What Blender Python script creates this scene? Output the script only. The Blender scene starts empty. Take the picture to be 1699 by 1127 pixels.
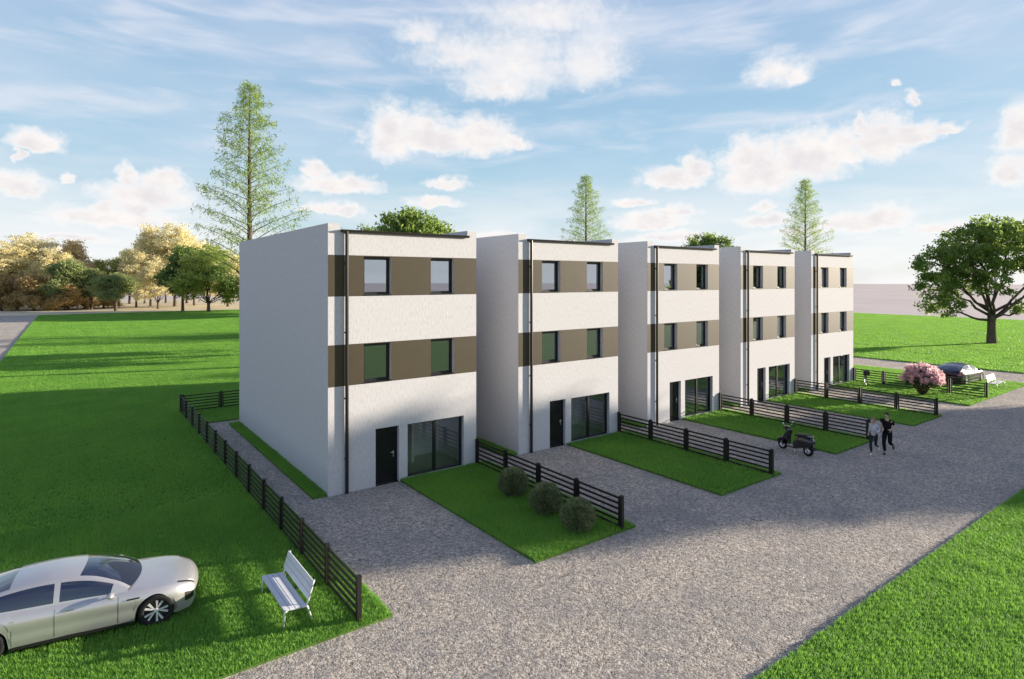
import bpy, bmesh, math, random
import numpy as np
from mathutils import Vector, Matrix
SC = bpy.context.scene
COL = SC.collection
R = math.radians

# ------------------------------------------------------------------ camera, sky, sun, exposure
cam = bpy.data.cameras.new('camera')
cam.sensor_width = 36.0
cam.lens = 994.02 / 1699 * 36
cam.shift_y = -(563.5 - 463.76) / 1699
cam.clip_start = 0.1
cam.clip_end = 6000
camo = bpy.data.objects.new('camera', cam)
camo.location = (-7.1742, -20.2578, 7.4625)
camo.rotation_euler = (R(90), 0, -0.6384)
COL.objects.link(camo)
SC.camera = camo

SUN_A, SUN_EL = 19.5, 10.2          # degrees from the +x axis towards -y, and height
sun = bpy.data.lights.new('sun', 'SUN')
sun.energy = 5.0
sun.angle = R(0.8)
sun.color = (1.0, 0.88, 0.72)
suno = bpy.data.objects.new('sun', sun)
sd = Vector((math.cos(R(SUN_EL)) * math.cos(R(SUN_A)), -math.cos(R(SUN_EL)) * math.sin(R(SUN_A)), math.sin(R(SUN_EL))))
suno.rotation_euler = sd.to_track_quat('Z', 'Y').to_euler()
suno.location = sd * 60
COL.objects.link(suno)

SC.view_settings.view_transform = 'Standard'
SC.view_settings.look = 'None'
SC.view_settings.gamma = 1.0
SC.view_settings.use_curve_mapping = False
SC.view_settings.exposure = 1.1
SC.cycles.max_bounces = 5
SC.cycles.diffuse_bounces = 4
SC.cycles.glossy_bounces = 3
SC.cycles.transmission_bounces = 3
SC.cycles.transparent_max_bounces = 8
SC.cycles.caustics_reflective = False
SC.cycles.caustics_refractive = False
SC.cycles.sample_clamp_indirect = 6

# clouds: azimuth and height of the base, half width, height of the top (all degrees)
CLOUDS = [(29.73, 12.71, 8.61, 2.27), (25.12, 12.87, 2.68, 4.47), (33.44, 12.89, 4.32, 3.13), (28.03, 13.31, 3.98, 3.19),
          (36.61, 12.69, 2.3, 1.2), (36.61, 19.59, 8.58, 5.42), (44.06, 19.44, 4.75, 4.68), (32.01, 20.29, 6.91, 3.45),
          (35.46, 17.62, 5.47, 2.58), (39.49, 23.55, 9.05, 2.84), (28.03, 21.88, 3.41, 1.94), (60.24, 17.58, 2.93, 2.27),
          (61.91, 17.12, 1.85, 1.65), (51.8, 9.03, 4.2, 1.73), (53.66, 9.75, 1.82, 2.23), (59.02, 9.18, 4.74, 4.1),
          (58.03, 10.7, 2.21, 2.57), (62.84, 9.92, 4.87, 3.71), (65.12, 10.45, 2.6, 2.91), (68.14, 10.86, 2.84, 3.28),
          (70.18, 11.17, 2.71, 1.38), (66.86, 12.19, 0.85, 1.65), (69.17, 15.25, 0.57, 0.45), (70.26, 14.04, 0.56, 0.99),
          (72.52, 11.45, 1.66, 0.67), (-1.88, 10.0, 2.18, 1.31), (-3.26, 6.77, 2.64, 1.52), (-0.07, 7.53, 0.75, 0.64),
          (5.27, 6.66, 4.4, 1.94), (3.91, 8.13, 0.99, 1.61), (6.34, 7.86, 2.2, 1.46), (-2.99, 8.89, 0.34, 0.95),
          (3.02, 4.73, 5.97, 1.33), (2.42, 5.65, 1.2, 1.04), (4.65, 5.55, 2.12, 1.21), (20.34, 8.45, 4.61, 1.62),
          (18.24, 9.69, 1.47, 1.48), (19.55, 6.24, 4.03, 0.87), (21.14, 6.29, 1.35, 1.1), (29.16, 7.15, 3.14, 0.79),
          (30.29, 8.85, 2.57, 1.0), (76.12, 7.68, 1.51, 1.95), (76.8, 10.39, 1.48, 2.95), (66.86, 4.56, 4.5, 1.38),
          (68.55, 5.06, 2.42, 1.45), (49.64, 5.25, 4.55, 1.39), (47.98, 7.07, 2.2, 0.67), (51.8, 6.19, 2.65, 0.88),
          (59.51, 5.07, 2.87, 0.95), (59.51, 6.28, 1.45, 0.73), (72.14, 3.92, 2.94, 0.7), (35.46, 3.96, 3.46, 0.69),
          (0.31, 3.19, 3.52, 0.56), (51.8, 3.82, 4.71, 0.77), (62.38, 4.08, 2.74, 0.52),
          (95, 14, 9, 5), (120, 9, 12, 4), (118, 22, 16, 12), (150, 18, 24, 16), (190, 20, 24, 16), (228, 22, 16, 10), (-40, 9, 9, 3), (-75, 15, 11, 5)]  # out of view; the large southern clouds are added to brighten the house fronts

world = bpy.data.worlds.new('World')
SC.world = world
world.use_nodes = True
world.cycles.sampling_method = 'MANUAL'
world.cycles.sample_map_resolution = 512


class NT:
    """short helper round a node tree"""
    def __init__(s, tree):
        s.t = tree
        s.n = tree.nodes

    def new(s, typ, props=None, **ins):
        nd = s.n.new(typ)
        for k, v in (props or {}).items():
            setattr(nd, k, v)
        for k, v in ins.items():
            key = int(k[1:]) if k[0] == 'i' and k[1:].isdigit() else k.replace('_', ' ')
            s.set(nd.inputs[key], v)
        return nd

    def set(s, sock, v):
        if isinstance(v, bpy.types.NodeSocket):
            s.t.links.new(v, sock)
        elif isinstance(v, bpy.types.Node):
            s.t.links.new(v.outputs[0], sock)
        else:
            sock.default_value = v

    def math(s, op, a, b=0.0, c=None, clamp=False):
        nd = s.n.new('ShaderNodeMath')
        nd.operation = op
        nd.use_clamp = clamp
        s.set(nd.inputs[0], a)
        s.set(nd.inputs[1], b)
        if c is not None:
            s.set(nd.inputs[2], c)
        return nd.outputs[0]

    def vmath(s, op, a, b=(0, 0, 0), c=None):
        nd = s.n.new('ShaderNodeVectorMath')
        nd.operation = op
        s.set(nd.inputs[0], a)
        s.set(nd.inputs[1], b)
        if c is not None:
            s.set(nd.inputs[2], c)
        return nd.outputs['Value'] if op in ('LENGTH', 'DOT_PRODUCT', 'DISTANCE') else nd.outputs['Vector']

    def noise(s, vec, scale, detail=4.0, rough=0.55, dist=0.0):
        nd = s.n.new('ShaderNodeTexNoise')
        if vec is not None:
            s.set(nd.inputs['Vector'], vec)
        nd.inputs['Scale'].default_value = scale
        nd.inputs['Detail'].default_value = detail
        nd.inputs['Roughness'].default_value = rough
        nd.inputs['Distortion'].default_value = dist
        return nd

    def ramp(s, fac, stops, interp='LINEAR'):
        nd = s.n.new('ShaderNodeValToRGB')
        cr = nd.color_ramp
        cr.interpolation = interp
        while len(cr.elements) < len(stops):
            cr.elements.new(0.5)
        for e, (p, c) in zip(cr.elements, stops):
            e.position = p
            e.color = (*c, 1) if len(c) == 3 else c
        s.set(nd.inputs[0], fac)
        return nd.outputs[0]

    def mix(s, fac, a, b, blend='MIX'):
        nd = s.n.new('ShaderNodeMix')
        nd.data_type = 'RGBA'
        nd.blend_type = blend
        s.set(nd.inputs[0], fac)
        s.set(nd.inputs[6], (*a, 1) if isinstance(a, tuple) and len(a) == 3 else a)
        s.set(nd.inputs[7], (*b, 1) if isinstance(b, tuple) and len(b) == 3 else b)
        return nd.outputs[2]

    def maprange(s, v, a, b, c=0.0, d=1.0, smooth=True):
        nd = s.n.new('ShaderNodeMapRange')
        nd.interpolation_type = 'SMOOTHSTEP' if smooth else 'LINEAR'
        for i, x in enumerate((v, a, b, c, d)):
            s.set(nd.inputs[i], x)
        return nd.outputs[0]


def build_world():
    t = NT(world.node_tree)
    t.n.clear()
    out = t.n.new('ShaderNodeOutputWorld')
    bg = t.n.new('ShaderNodeBackground')
    t.t.links.new(bg.outputs[0], out.inputs[0])
    tc = t.n.new('ShaderNodeTexCoord')
    d = tc.outputs['Generated']
    sp = t.new('ShaderNodeSeparateXYZ', i0=d)
    x, y, z = sp.outputs
    az = t.math('MULTIPLY', t.math('ARCTAN2', x, y), 57.2958)
    el = t.math('MULTIPLY', t.math('ARCSINE', z), 57.2958)
    P0 = t.new('ShaderNodeCombineXYZ', i0=az, i1=el, i2=el).outputs[0]
    # billowing edges
    nz = t.noise(t.new('ShaderNodeCombineXYZ', i0=az, i1=t.math('MULTIPLY', el, 1.25)).outputs[0], 0.62, 6, 0.52)
    wob = t.vmath('SUBTRACT', nz.outputs['Color'], (0.5, 0.5, 0.5))
    cmb = t.new('ShaderNodeSeparateXYZ', i0=wob)
    wv = t.new('ShaderNodeCombineXYZ', i0=t.math('MULTIPLY', cmb.outputs[0], 2.6), i1=t.math('MULTIPLY', cmb.outputs[1], 1.5),
               i2=t.math('MULTIPLY', cmb.outputs[1], 1.5)).outputs[0]
    P = t.vmath('ADD', P0, wv)
    best = None
    for (a, e, w, h) in CLOUDS:
        iv = (1 / w, 1 / h, -1.9 / h)
        off = (-a / w, -e / h, 1.9 * e / h)
        q = t.vmath('MULTIPLY_ADD', P, iv, off)
        q = t.vmath('MAXIMUM', q, (-1e6, 0, 0))
        L = t.vmath('LENGTH', q)
        best = L if best is None else t.math('MINIMUM', best, L)
    fine = t.noise(P0, 1.5, 7, 0.58)
    puff = t.new('ShaderNodeTexVoronoi', {'feature': 'SMOOTH_F1', 'voronoi_dimensions': '2D'}, Vector=P, Scale=0.85, Smoothness=0.35, Detail=2.0, Roughness=0.55)
    den = t.math('ADD', t.math('SUBTRACT', 1.06, best), t.math('MULTIPLY', t.math('SUBTRACT', fine.outputs[0], 0.5), 0.42))
    den = t.math('ADD', den, t.math('MULTIPLY', t.math('SUBTRACT', 0.48, puff.outputs['Distance']), 0.20))
    soft = t.maprange(el, 13.0, 20.0, 1.0, 0.50)
    den = t.math('MULTIPLY', den, soft)
    alpha = t.maprange(den, -0.08, 0.58)
    core = t.maprange(den, 0.10, 0.80)
    # light and shade inside the clouds: a second noise looked up a step towards the sun
    n1 = t.noise(P0, 0.30, 5, 0.55)
    n2 = t.noise(t.vmath('ADD', P0, (0.8, 0.5, 0.5)), 0.30, 5, 0.55)
    rel = t.math('SUBTRACT', n1.outputs[0], n2.outputs[0])
    lit = t.maprange(t.math('ADD', t.math('MULTIPLY', rel, 1.9), 0.52), 0.0, 1.0)
    ccol = t.mix(lit, (0.66, 0.63, 0.665), (0.86, 0.815, 0.785))
    ccol = t.mix(t.math('MULTIPLY', core, 0.85), (0.89, 0.865, 0.85), ccol)
    # the open sky: Nishita for the hue, lifted to the brightness of this exposure
    sky = t.new('ShaderNodeTexSky', {'sky_type': 'NISHITA', 'sun_disc': False, 'sun_elevation': R(SUN_EL), 'sun_rotation': R(90 + SUN_A),
                                     'air_density': 1.0, 'dust_density': 1.0, 'ozone_density': 1.4})
    skyc = t.vmath('SCALE', sky.outputs[0])
    skyc.node.inputs['Scale'].default_value = 0.10
    grad = t.ramp(t.math('DIVIDE', el, 90.0, clamp=True),
                  [(0.0, (0.78, 0.83, 0.84)), (0.05, (0.56, 0.73, 0.82)), (0.13, (0.38, 0.60, 0.78)), (0.26, (0.33, 0.50, 0.73)), (0.5, (0.125, 0.205, 0.46)), (1.0, (0.075, 0.125, 0.34))])
    base = t.mix(0.80, skyc, grad)
    # high thin streaks
    st = t.noise(t.vmath('MULTIPLY', P0, (0.10, 0.34, 0.34)), 1.0, 5, 0.52, 0.4)
    streak = t.math('MULTIPLY', t.maprange(st.outputs[0], 0.42, 0.75), t.maprange(el, 4.0, 13.0))
    base = t.mix(t.math('MULTIPLY', streak, 0.55), base, (0.76, 0.76, 0.82))
    ve = t.noise(t.vmath('MULTIPLY', P0, (0.045, 0.10, 0.10)), 1.0, 4, 0.5)
    veil = t.math('MULTIPLY', t.maprange(ve.outputs[0], 0.36, 0.66), t.maprange(el, 60.0, 25.0))
    base = t.mix(t.math('MULTIPLY', veil, 0.26), base, (0.70, 0.73, 0.82))
    low = t.math('MULTIPLY', t.maprange(el, 11.0, 0.5), t.maprange(st.outputs[0], 0.26, 0.58))
    base = t.mix(t.math('MULTIPLY', low, 0.85), base, (0.85, 0.85, 0.855))
    al = t.math('MULTIPLY', alpha, t.maprange(el, 0.5, 4.0, 0.45, 0.97))
    fin = t.mix(al, base, ccol)
    t.t.links.new(fin, bg.inputs[0])
    bg.inputs[1].default_value = 0.54


build_world()

# ------------------------------------------------------------------ helpers
def tag(o, label=None, cat=None, group=None, kind=None):
    if label: o['label'] = label
    if cat: o['category'] = cat
    if group: o['group'] = group
    if kind: o['kind'] = kind
    return o


def empty(name, loc=(0, 0, 0), rz=0.0, label=None, cat=None, group=None):
    o = bpy.data.objects.new(name, None)
    o.empty_display_size = 0.3
    o.location = loc
    o.rotation_euler = (0, 0, rz)
    COL.objects.link(o)
    return tag(o, label, cat, group)


def obj(name, me, mat=None, parent=None, smooth=False, loc=None):
    o = bpy.data.objects.new(name, me)
    if mat is not None:
        for m in (mat if isinstance(mat, (list, tuple)) else [mat]):
            me.materials.append(m)
    if smooth:
        me.polygons.foreach_set('use_smooth', [True] * len(me.polygons))
    if parent is not None:
        o.parent = parent
    if loc is not None:
        o.location = loc
    COL.objects.link(o)
    return o


def copy_tree(o, parent=None):
    c = o.copy()
    COL.objects.link(c)
    c.parent = parent
    for ch in o.children:
        copy_tree(ch, c)
    return c


class MB:
    """collects simple solids into one mesh"""
    def __init__(s):
        s.v = []
        s.f = []
        s.mi = []
        s.cur = 0

    def add(s, vs, fs):
        b = len(s.v)
        s.v += [tuple(p) for p in vs]
        s.f += [tuple(i + b for i in f) for f in fs]
        s.mi += [s.cur] * len(fs)
        return s

    def box(s, x0, y0, z0, x1, y1, z1):
        vs = [(x0, y0, z0), (x1, y0, z0), (x1, y1, z0), (x0, y1, z0), (x0, y0, z1), (x1, y0, z1), (x1, y1, z1), (x0, y1, z1)]
        return s.add(vs, [(0, 3, 2, 1), (4, 5, 6, 7), (0, 1, 5, 4), (1, 2, 6, 5), (2, 3, 7, 6), (3, 0, 4, 7)])

    def quad(s, a, b, c, d):
        return s.add([a, b, c, d], [(0, 1, 2, 3)])

    def tube(s, pts, rad, n=8, caps=True):
        pts = [Vector(p) for p in pts]
        if not isinstance(rad, (list, tuple)):
            rad = [rad] * len(pts)
        vs, fs = [], []
        up = Vector((0, 0, 1))
        prev = None
        for i, p in enumerate(pts):
            a = pts[max(i - 1, 0)]
            b = pts[min(i + 1, len(pts) - 1)]
            d = (b - a).normalized() if (b - a).length > 1e-9 else Vector((0, 0, 1))
            if prev is None:
                ref = up if abs(d.z) < 0.9 else Vector((1, 0, 0))
                u = d.cross(ref).normalized()
            else:
                u = (prev - d * prev.dot(d))
                u = u.normalized() if u.length > 1e-6 else d.orthogonal().normalized()
            prev = u
            w = d.cross(u)
            for k in range(n):
                an = 2 * math.pi * k / n
                vs.append(p + (u * math.cos(an) + w * math.sin(an)) * rad[i])
        for i in range(len(pts) - 1):
            for k in range(n):
                k2 = (k + 1) % n
                fs.append((i * n + k, i * n + k2, (i + 1) * n + k2, (i + 1) * n + k))
        if caps:
            fs.append(tuple(reversed(range(n))))
            fs.append(tuple((len(pts) - 1) * n + k for k in range(n)))
        return s.add(vs, fs)

    def lathe(s, prof, center, axis='y', n=24, close=False):
        """prof: list of (radius, offset along axis)"""
        vs, fs = [], []
        cx, cy, cz = center
        for (r, h) in prof:
            for k in range(n):
                an = 2 * math.pi * k / n
                c, q = math.cos(an) * r, math.sin(an) * r
                vs.append((cx + c, cy + h, cz + q) if axis == 'y' else ((cx + h, cy + c, cz + q) if axis == 'x' else (cx + c, cy + q, cz + h)))
        m = len(prof)
        for i in range(m if close else m - 1):
            j = (i + 1) % m
            for k in range(n):
                k2 = (k + 1) % n
                fs.append((i * n + k, i * n + k2, j * n + k2, j * n + k))
        return s.add(vs, fs)

    def ball(s, c, r, nu=12, nv=8):
        rx, ry, rz = r if isinstance(r, (list, tuple)) else (r, r, r)
        vs, fs = [], []
        for j in range(nv + 1):
            th = math.pi * j / nv
            for k in range(nu):
                an = 2 * math.pi * k / nu
                vs.append((c[0] + rx * math.sin(th) * math.cos(an), c[1] + ry * math.sin(th) * math.sin(an), c[2] + rz * math.cos(th)))
        for j in range(nv):
            for k in range(nu):
                k2 = (k + 1) % nu
                fs.append((j * nu + k, (j + 1) * nu + k, (j + 1) * nu + k2, j * nu + k2))
        return s.add(vs, fs)

    def mesh(s, name):
        me = bpy.data.meshes.new(name)
        me.from_pydata(s.v, [], s.f)
        if any(s.mi):
            me.polygons.foreach_set('material_index', s.mi)
        me.update()
        return me

    def build(s, name, mat, parent=None, smooth=False, bevel=0.0, loc=None):
        me = s.mesh(name)
        o = obj(name, me, mat, parent, smooth, loc)
        if bevel > 0:
            bm = bmesh.new()
            bm.from_mesh(me)
            bmesh.ops.bevel(bm, geom=[e for e in bm.edges], offset=bevel, segments=2, affect='EDGES', clamp_overlap=True)
            bm.to_mesh(me)
            bm.free()
            me.update()
        return o


def fast_mesh(name, verts, quads=None, tris=None):
    """numpy arrays to a mesh"""
    me = bpy.data.meshes.new(name)
    verts = np.asarray(verts, np.float32).reshape(-1, 3)
    me.vertices.add(len(verts))
    me.vertices.foreach_set('co', verts.ravel())
    loops, starts, totals = [], [], []
    pos = 0
    for arr, k in ((quads, 4), (tris, 3)):
        if arr is None or len(arr) == 0:
            continue
        arr = np.asarray(arr, np.int32).reshape(-1, k)
        loops.append(arr.ravel())
        starts.append(pos + np.arange(len(arr), dtype=np.int32) * k)
        totals.append(np.full(len(arr), k, np.int32))
        pos += arr.size
    loops = np.concatenate(loops)
    starts = np.concatenate(starts)
    totals = np.concatenate(totals)
    me.loops.add(len(loops))
    me.loops.foreach_set('vertex_index', loops)
    me.polygons.add(len(starts))
    me.polygons.foreach_set('loop_start', starts)
    me.polygons.foreach_set('loop_total', totals)
    me.update(calc_edges=True)
    me.validate()
    return me


# ------------------------------------------------------------------ materials
def new_mat(name):
    m = bpy.data.materials.new(name)
    m.use_nodes = True
    t = NT(m.node_tree)
    b = t.n['Principled BSDF']
    return m, t, b


def pmat(name, col, rough=0.5, metal=0.0, spec=0.5, coat=0.0, var=0.0, vscale=3.0, bump=0.0, bscale=40.0, stretch=(1, 1, 1)):
    m, t, b = new_mat(name)
    b.inputs['Roughness'].default_value = rough
    b.inputs['Metallic'].default_value = metal
    b.inputs['Specular IOR Level'].default_value = spec
    b.inputs['Coat Weight'].default_value = coat
    b.inputs['Coat Roughness'].default_value = 0.03
    tc = t.n.new('ShaderNodeTexCoord')
    vec = t.vmath('MULTIPLY', tc.outputs['Object'], stretch)
    if var > 0:
        nz = t.noise(vec, vscale, 5)
        dark = tuple(c * (1 - var) for c in col)
        light = tuple(min(1, c * (1 + var)) for c in col)
        t.set(b.inputs['Base Color'], t.ramp(nz.outputs[0], [(0.3, dark), (0.7, light)]))
    else:
        b.inputs['Base Color'].default_value = (*col, 1)
    if bump > 0:
        nb = t.noise(vec, bscale, 4)
        bp = t.new('ShaderNodeBump', Strength=bump, Distance=0.02, Height=nb.outputs[0])
        t.set(b.inputs['Normal'], bp)
    return m


def m_stucco():
    m, t, b = new_mat('white_stucco')
    b.inputs['Roughness'].default_value = 0.9
    b.inputs['Specular IOR Level'].default_value = 0.2
    tc = t.n.new('ShaderNodeTexCoord')
    v = t.vmath('MULTIPLY', tc.outputs['Object'], (1, 1, 0.28))
    n1 = t.noise(v, 20, 5, 0.6)
    n2 = t.noise(tc.outputs['Object'], 1.1, 3)
    c = t.ramp(n1.outputs[0], [(0.32, (0.51, 0.50, 0.51)), (0.50, (0.59, 0.58, 0.59)), (0.72, (0.64, 0.63, 0.64))])
    c = t.mix(t.math('MULTIPLY', t.maprange(n2.outputs[0], 0.35, 0.7), 0.10), c, (0.55, 0.54, 0.52))
    t.set(b.inputs['Base Color'], c)
    n3 = t.noise(v, 30, 4, 0.6)
    hgt = t.math('ADD', t.math('MULTIPLY', n1.outputs[0], 0.7), t.math('MULTIPLY', n3.outputs[0], 0.3))
    t.set(b.inputs['Normal'], t.new('ShaderNodeBump', Strength=0.25, Distance=0.025, Height=hgt))
    return m


def m_gravel():
    m, t, b = new_mat('grey_gravel')
    b.inputs['Roughness'].default_value = 0.95
    b.inputs['Specular IOR Level'].default_value = 0.15
    tc = t.n.new('ShaderNodeTexCoord')
    P = tc.outputs['Object']
    Pw = t.vmath('ADD', P, t.vmath('MULTIPLY', t.noise(P, 6, 2).outputs['Color'], (0.06, 0.06, 0.0)))
    vo = t.new('ShaderNodeTexVoronoi', {'feature': 'F1'}, Vector=Pw, Scale=17.0)
    vs = t.new('ShaderNodeTexVoronoi', {'feature': 'F1'}, Vector=Pw, Scale=41.0)
    r1 = t.new('ShaderNodeSeparateColor', i0=vo.outputs['Color']).outputs[0]
    r2 = t.new('ShaderNodeSeparateColor', i0=vs.outputs['Color']).outputs[1]
    big = t.noise(P, 0.45, 6, 0.65)
    mid = t.noise(P, 2.6, 5, 0.62)
    lump = t.noise(P, 8.0, 5, 0.65)
    gr = t.noise(P, 34.0, 4, 0.7)
    v = t.math('ADD', t.math('MULTIPLY', r1, 0.22), t.math('MULTIPLY', r2, 0.26))
    v = t.math('ADD', v, t.math('MULTIPLY', t.maprange(gr.outputs[0], 0.28, 0.72), 0.30))
    v = t.math('ADD', v, t.math('MULTIPLY', t.maprange(lump.outputs[0], 0.3, 0.7), 0.22))
    c = t.ramp(v, [(0.18, (0.11, 0.10, 0.09)), (0.42, (0.41, 0.36, 0.305)), (0.60, (0.69, 0.61, 0.52)), (0.80, (0.95, 0.86, 0.75))])
    k = t.math('ADD', t.math('MULTIPLY', big.outputs[0], 0.55), t.math('MULTIPLY', mid.outputs[0], 0.45))
    c = t.mix(t.math('MULTIPLY', t.maprange(k, 0.40, 0.62), 0.55), c, (0.29, 0.28, 0.28))
    t.set(b.inputs['Base Color'], c)
    h = t.math('SUBTRACT', t.math('MULTIPLY', vo.outputs['Distance'], -0.35), t.math('MULTIPLY', vs.outputs['Distance'], 0.25))
    h = t.math('ADD', h, t.math('MULTIPLY', lump.outputs[0], 1.1))
    h = t.math('ADD', h, t.math('MULTIPLY', gr.outputs[0], 0.35))
    h = t.math('ADD', h, t.math('MULTIPLY', mid.outputs[0], 1.0))
    t.set(b.inputs['Normal'], t.new('ShaderNodeBump', Strength=1.0, Distance=0.09, Height=h))
    return m


def m_soil():
    m, t, b = new_mat('pale_sandy_ground')
    b.inputs['Roughness'].default_value = 1.0
    b.inputs['Specular IOR Level'].default_value = 0.05
    tc = t.n.new('ShaderNodeTexCoord')
    P = tc.outputs['Object']
    n1 = t.noise(P, 0.02, 6, 0.6)
    n2 = t.noise(P, 0.6, 5, 0.6)
    c = t.ramp(n1.outputs[0], [(0.3, (0.60, 0.51, 0.47)), (0.7, (0.72, 0.61, 0.56))])
    c = t.mix(t.math('MULTIPLY', n2.outputs[0], 0.3), c, (0.44, 0.42, 0.36))
    t.set(b.inputs['Base Color'], c)
    t.set(b.inputs['Normal'], t.new('ShaderNodeBump', Strength=0.5, Distance=0.3, Height=n2.outputs[0]))
    return m


def leafy(name, c0, c1, rough=0.6, trans=0.35, nscale=0.7, spec=0.3):
    """leaf or blade: two tones by world position and by leaf, some light through it"""
    m, t, b = new_mat(name)
    geo = t.n.new('ShaderNodeNewGeometry')
    at = t.new('ShaderNodeAttribute', {'attribute_name': 'tone'})
    nz = t.noise(geo.outputs['Position'], nscale, 3)
    f = t.math('ADD', t.math('MULTIPLY', at.outputs['Fac'], 0.65), t.math('MULTIPLY', t.maprange(nz.outputs[0], 0.3, 0.7), 0.35))
    c = t.ramp(f, [(0.0, c0), (1.0, c1)])
    t.set(b.inputs['Base Color'], c)
    b.inputs['Roughness'].default_value = rough
    b.inputs['Specular IOR Level'].default_value = spec
    tr = t.new('ShaderNodeBsdfTranslucent')
    t.set(tr.inputs[0], t.mix(0.5, c, tuple(min(1, x * 1.5) for x in c1)))
    mx = t.new('ShaderNodeMixShader', Fac=trans)
    t.t.links.new(b.outputs[0], mx.inputs[1])
    t.t.links.new(tr.outputs[0], mx.inputs[2])
    t.t.links.new(mx.outputs[0], t.n['Material Output'].inputs[0])
    return m


def m_glass(name, refl, tint=(0.75, 0.85, 0.84)):
    m, t, b = new_mat(name)
    t.n.remove(b)
    gl = t.new('ShaderNodeBsdfGlossy', Color=(0.80, 0.88, 1, 1), Roughness=0.01)
    tr = t.new('ShaderNodeBsdfTransparent', Color=(*tint, 1))
    fr = t.new('ShaderNodeFresnel', IOR=1.5)
    f = t.math('ADD', fr.outputs[0], refl, clamp=True)
    mx = t.new('ShaderNodeMixShader', Fac=f)
    t.t.links.new(tr.outputs[0], mx.inputs[1])
    t.t.links.new(gl.outputs[0], mx.inputs[2])
    t.t.links.new(mx.outputs[0], t.n['Material Output'].inputs[0])
    return m


M = dict(
    stucco=m_stucco(), gravel=m_gravel(), soil=m_soil(),
    band=pmat('brown_facade_panel', (0.064, 0.050, 0.028), 0.6, spec=0.30, var=0.06, vscale=2.0),
    black=pmat('black_powder_coat', (0.012, 0.012, 0.014), 0.38, spec=0.5, var=0.2, vscale=8),
    door=pmat('black_door_paint', (0.010, 0.010, 0.012), 0.25, spec=0.5, var=0.2, vscale=3),
    gutter=pmat('dark_brown_gutter_metal', (0.05, 0.042, 0.034), 0.35, metal=0.4),
    pipe=pmat('black_downpipe_metal', (0.014, 0.014, 0.014), 0.35, spec=0.5),
    roof=pmat('grey_roof_sheet', (0.16, 0.16, 0.17), 0.6, var=0.15, vscale=2),
    inner=pmat('interior_plaster', (0.84, 0.84, 0.83), 0.9, var=0.05),
    floorm=pmat('interior_floor_board', (0.55, 0.53, 0.50), 0.5, var=0.2, vscale=4, stretch=(1, 8, 1)),
    steel=pmat('brushed_steel', (0.70, 0.70, 0.70), 0.25, metal=1.0),
    glass=m_glass('window_glass', 0.44), glass2=m_glass('sliding_door_glass', 0.22, (0.93, 0.96, 0.97)),
    fence=pmat('dark_fence_paint', (0.014, 0.0115, 0.010), 0.5, spec=0.4, var=0.25, vscale=6),
    lawnbase=pmat('lawn_soil_and_thatch', (0.09, 0.17, 0.035), 0.95, spec=0.1, var=0.35, vscale=9, bump=0.6, bscale=30),
    duff=pmat('pale_leaf_litter', (0.66, 0.57, 0.40), 1.0, spec=0.05, var=0.22, vscale=.12),
    bark=pmat('tree_bark', (0.11, 0.085, 0.065), 0.95, spec=0.1, var=0.4, vscale=5, bump=0.8, bscale=8, stretch=(1, 1, 0.25)),
)

# ------------------------------------------------------------------ ground, roads, lawns
g = MB()
NG = 96
g.add([(-7, -20, 0)] + [(-7 + 1150 * math.cos(2 * math.pi * k / NG), -20 + 1150 * math.sin(2 * math.pi * k / NG), 0) for k in range(NG)],
      [(0, 1 + k, 1 + (k + 1) % NG) for k in range(NG)])
tag(g.build('ground', M['soil']), kind='structure')
# gravel sheets
g = MB()
g.quad((-140, -14.1, .004), (150, -14.1, .004), (150, 0.2, .004), (-140, 0.2, .004))
tag(g.build('gravel_road', M['gravel']), kind='structure')
g = MB()
g.quad((-1.6, 0.2, .004), (40, 0.2, .004), (40, 14.3, .004), (-1.6, 14.3, .004))
tag(g.build('gravel_path', M['gravel']), kind='structure')
g = MB()
g.quad((-18.6, 0.2, .004), (-11.8, 0.2, .004), (-11.8, 139, .004), (-18.6, 139, .004))
g.quad((47.5, 0.2, .004), (53.6, 0.2, .004), (53.6, 139, .004), (47.5, 139, .004))
tag(g.build('cross_road', M['gravel']), kind='structure')

g = MB()
g.quad((-90, 138.5, .004), (60, 138.5, .004), (60, 235, .004), (-90, 235, .004))
tag(g.build('forest_floor', M['duff']), kind='structure')
LZ = 0.055      # top of the lawn slabs
LAWNS = [  # x0, y0, x1, y1
    ('lawn', [(-12, -8.05, -1.4, 14.1), (-12, 14.1, 47.6, 137)]),
    ('lawn', [(35.45, -8.0, 47.6, 0.0), (39.02, 0.0, 47.6, 14.1)]),
    ('lawn', [(53.5, -8.0, 132, 137)]),
    ('lawn', [(-140, -120, 150, -14.05)]),
]
for k in range(4):
    LAWNS.append(('front_garden_lawn', [(2.70 + 8.197 * k, -8.0, 6.56 + 8.197 * k, -0.02)]))
for k in range(5):
    LAWNS.append(('grass_strip', [(-0.50 + 8.197 * k, 0.05, -0.02 + 8.197 * k, 13.2)]))
for nm, rects in LAWNS:
    g = MB()
    for (x0, y0, x1, y1) in rects:
        g.box(x0, y0, -0.02, x1, y1, LZ)
    tag(g.build(nm, M['lawnbase']), kind='structure')
# ------------------------------------------------------------------ the five houses
HW, HD, HH, SP = 6.063, 13.195, 9.4, 8.197
WT = 0.30


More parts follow.
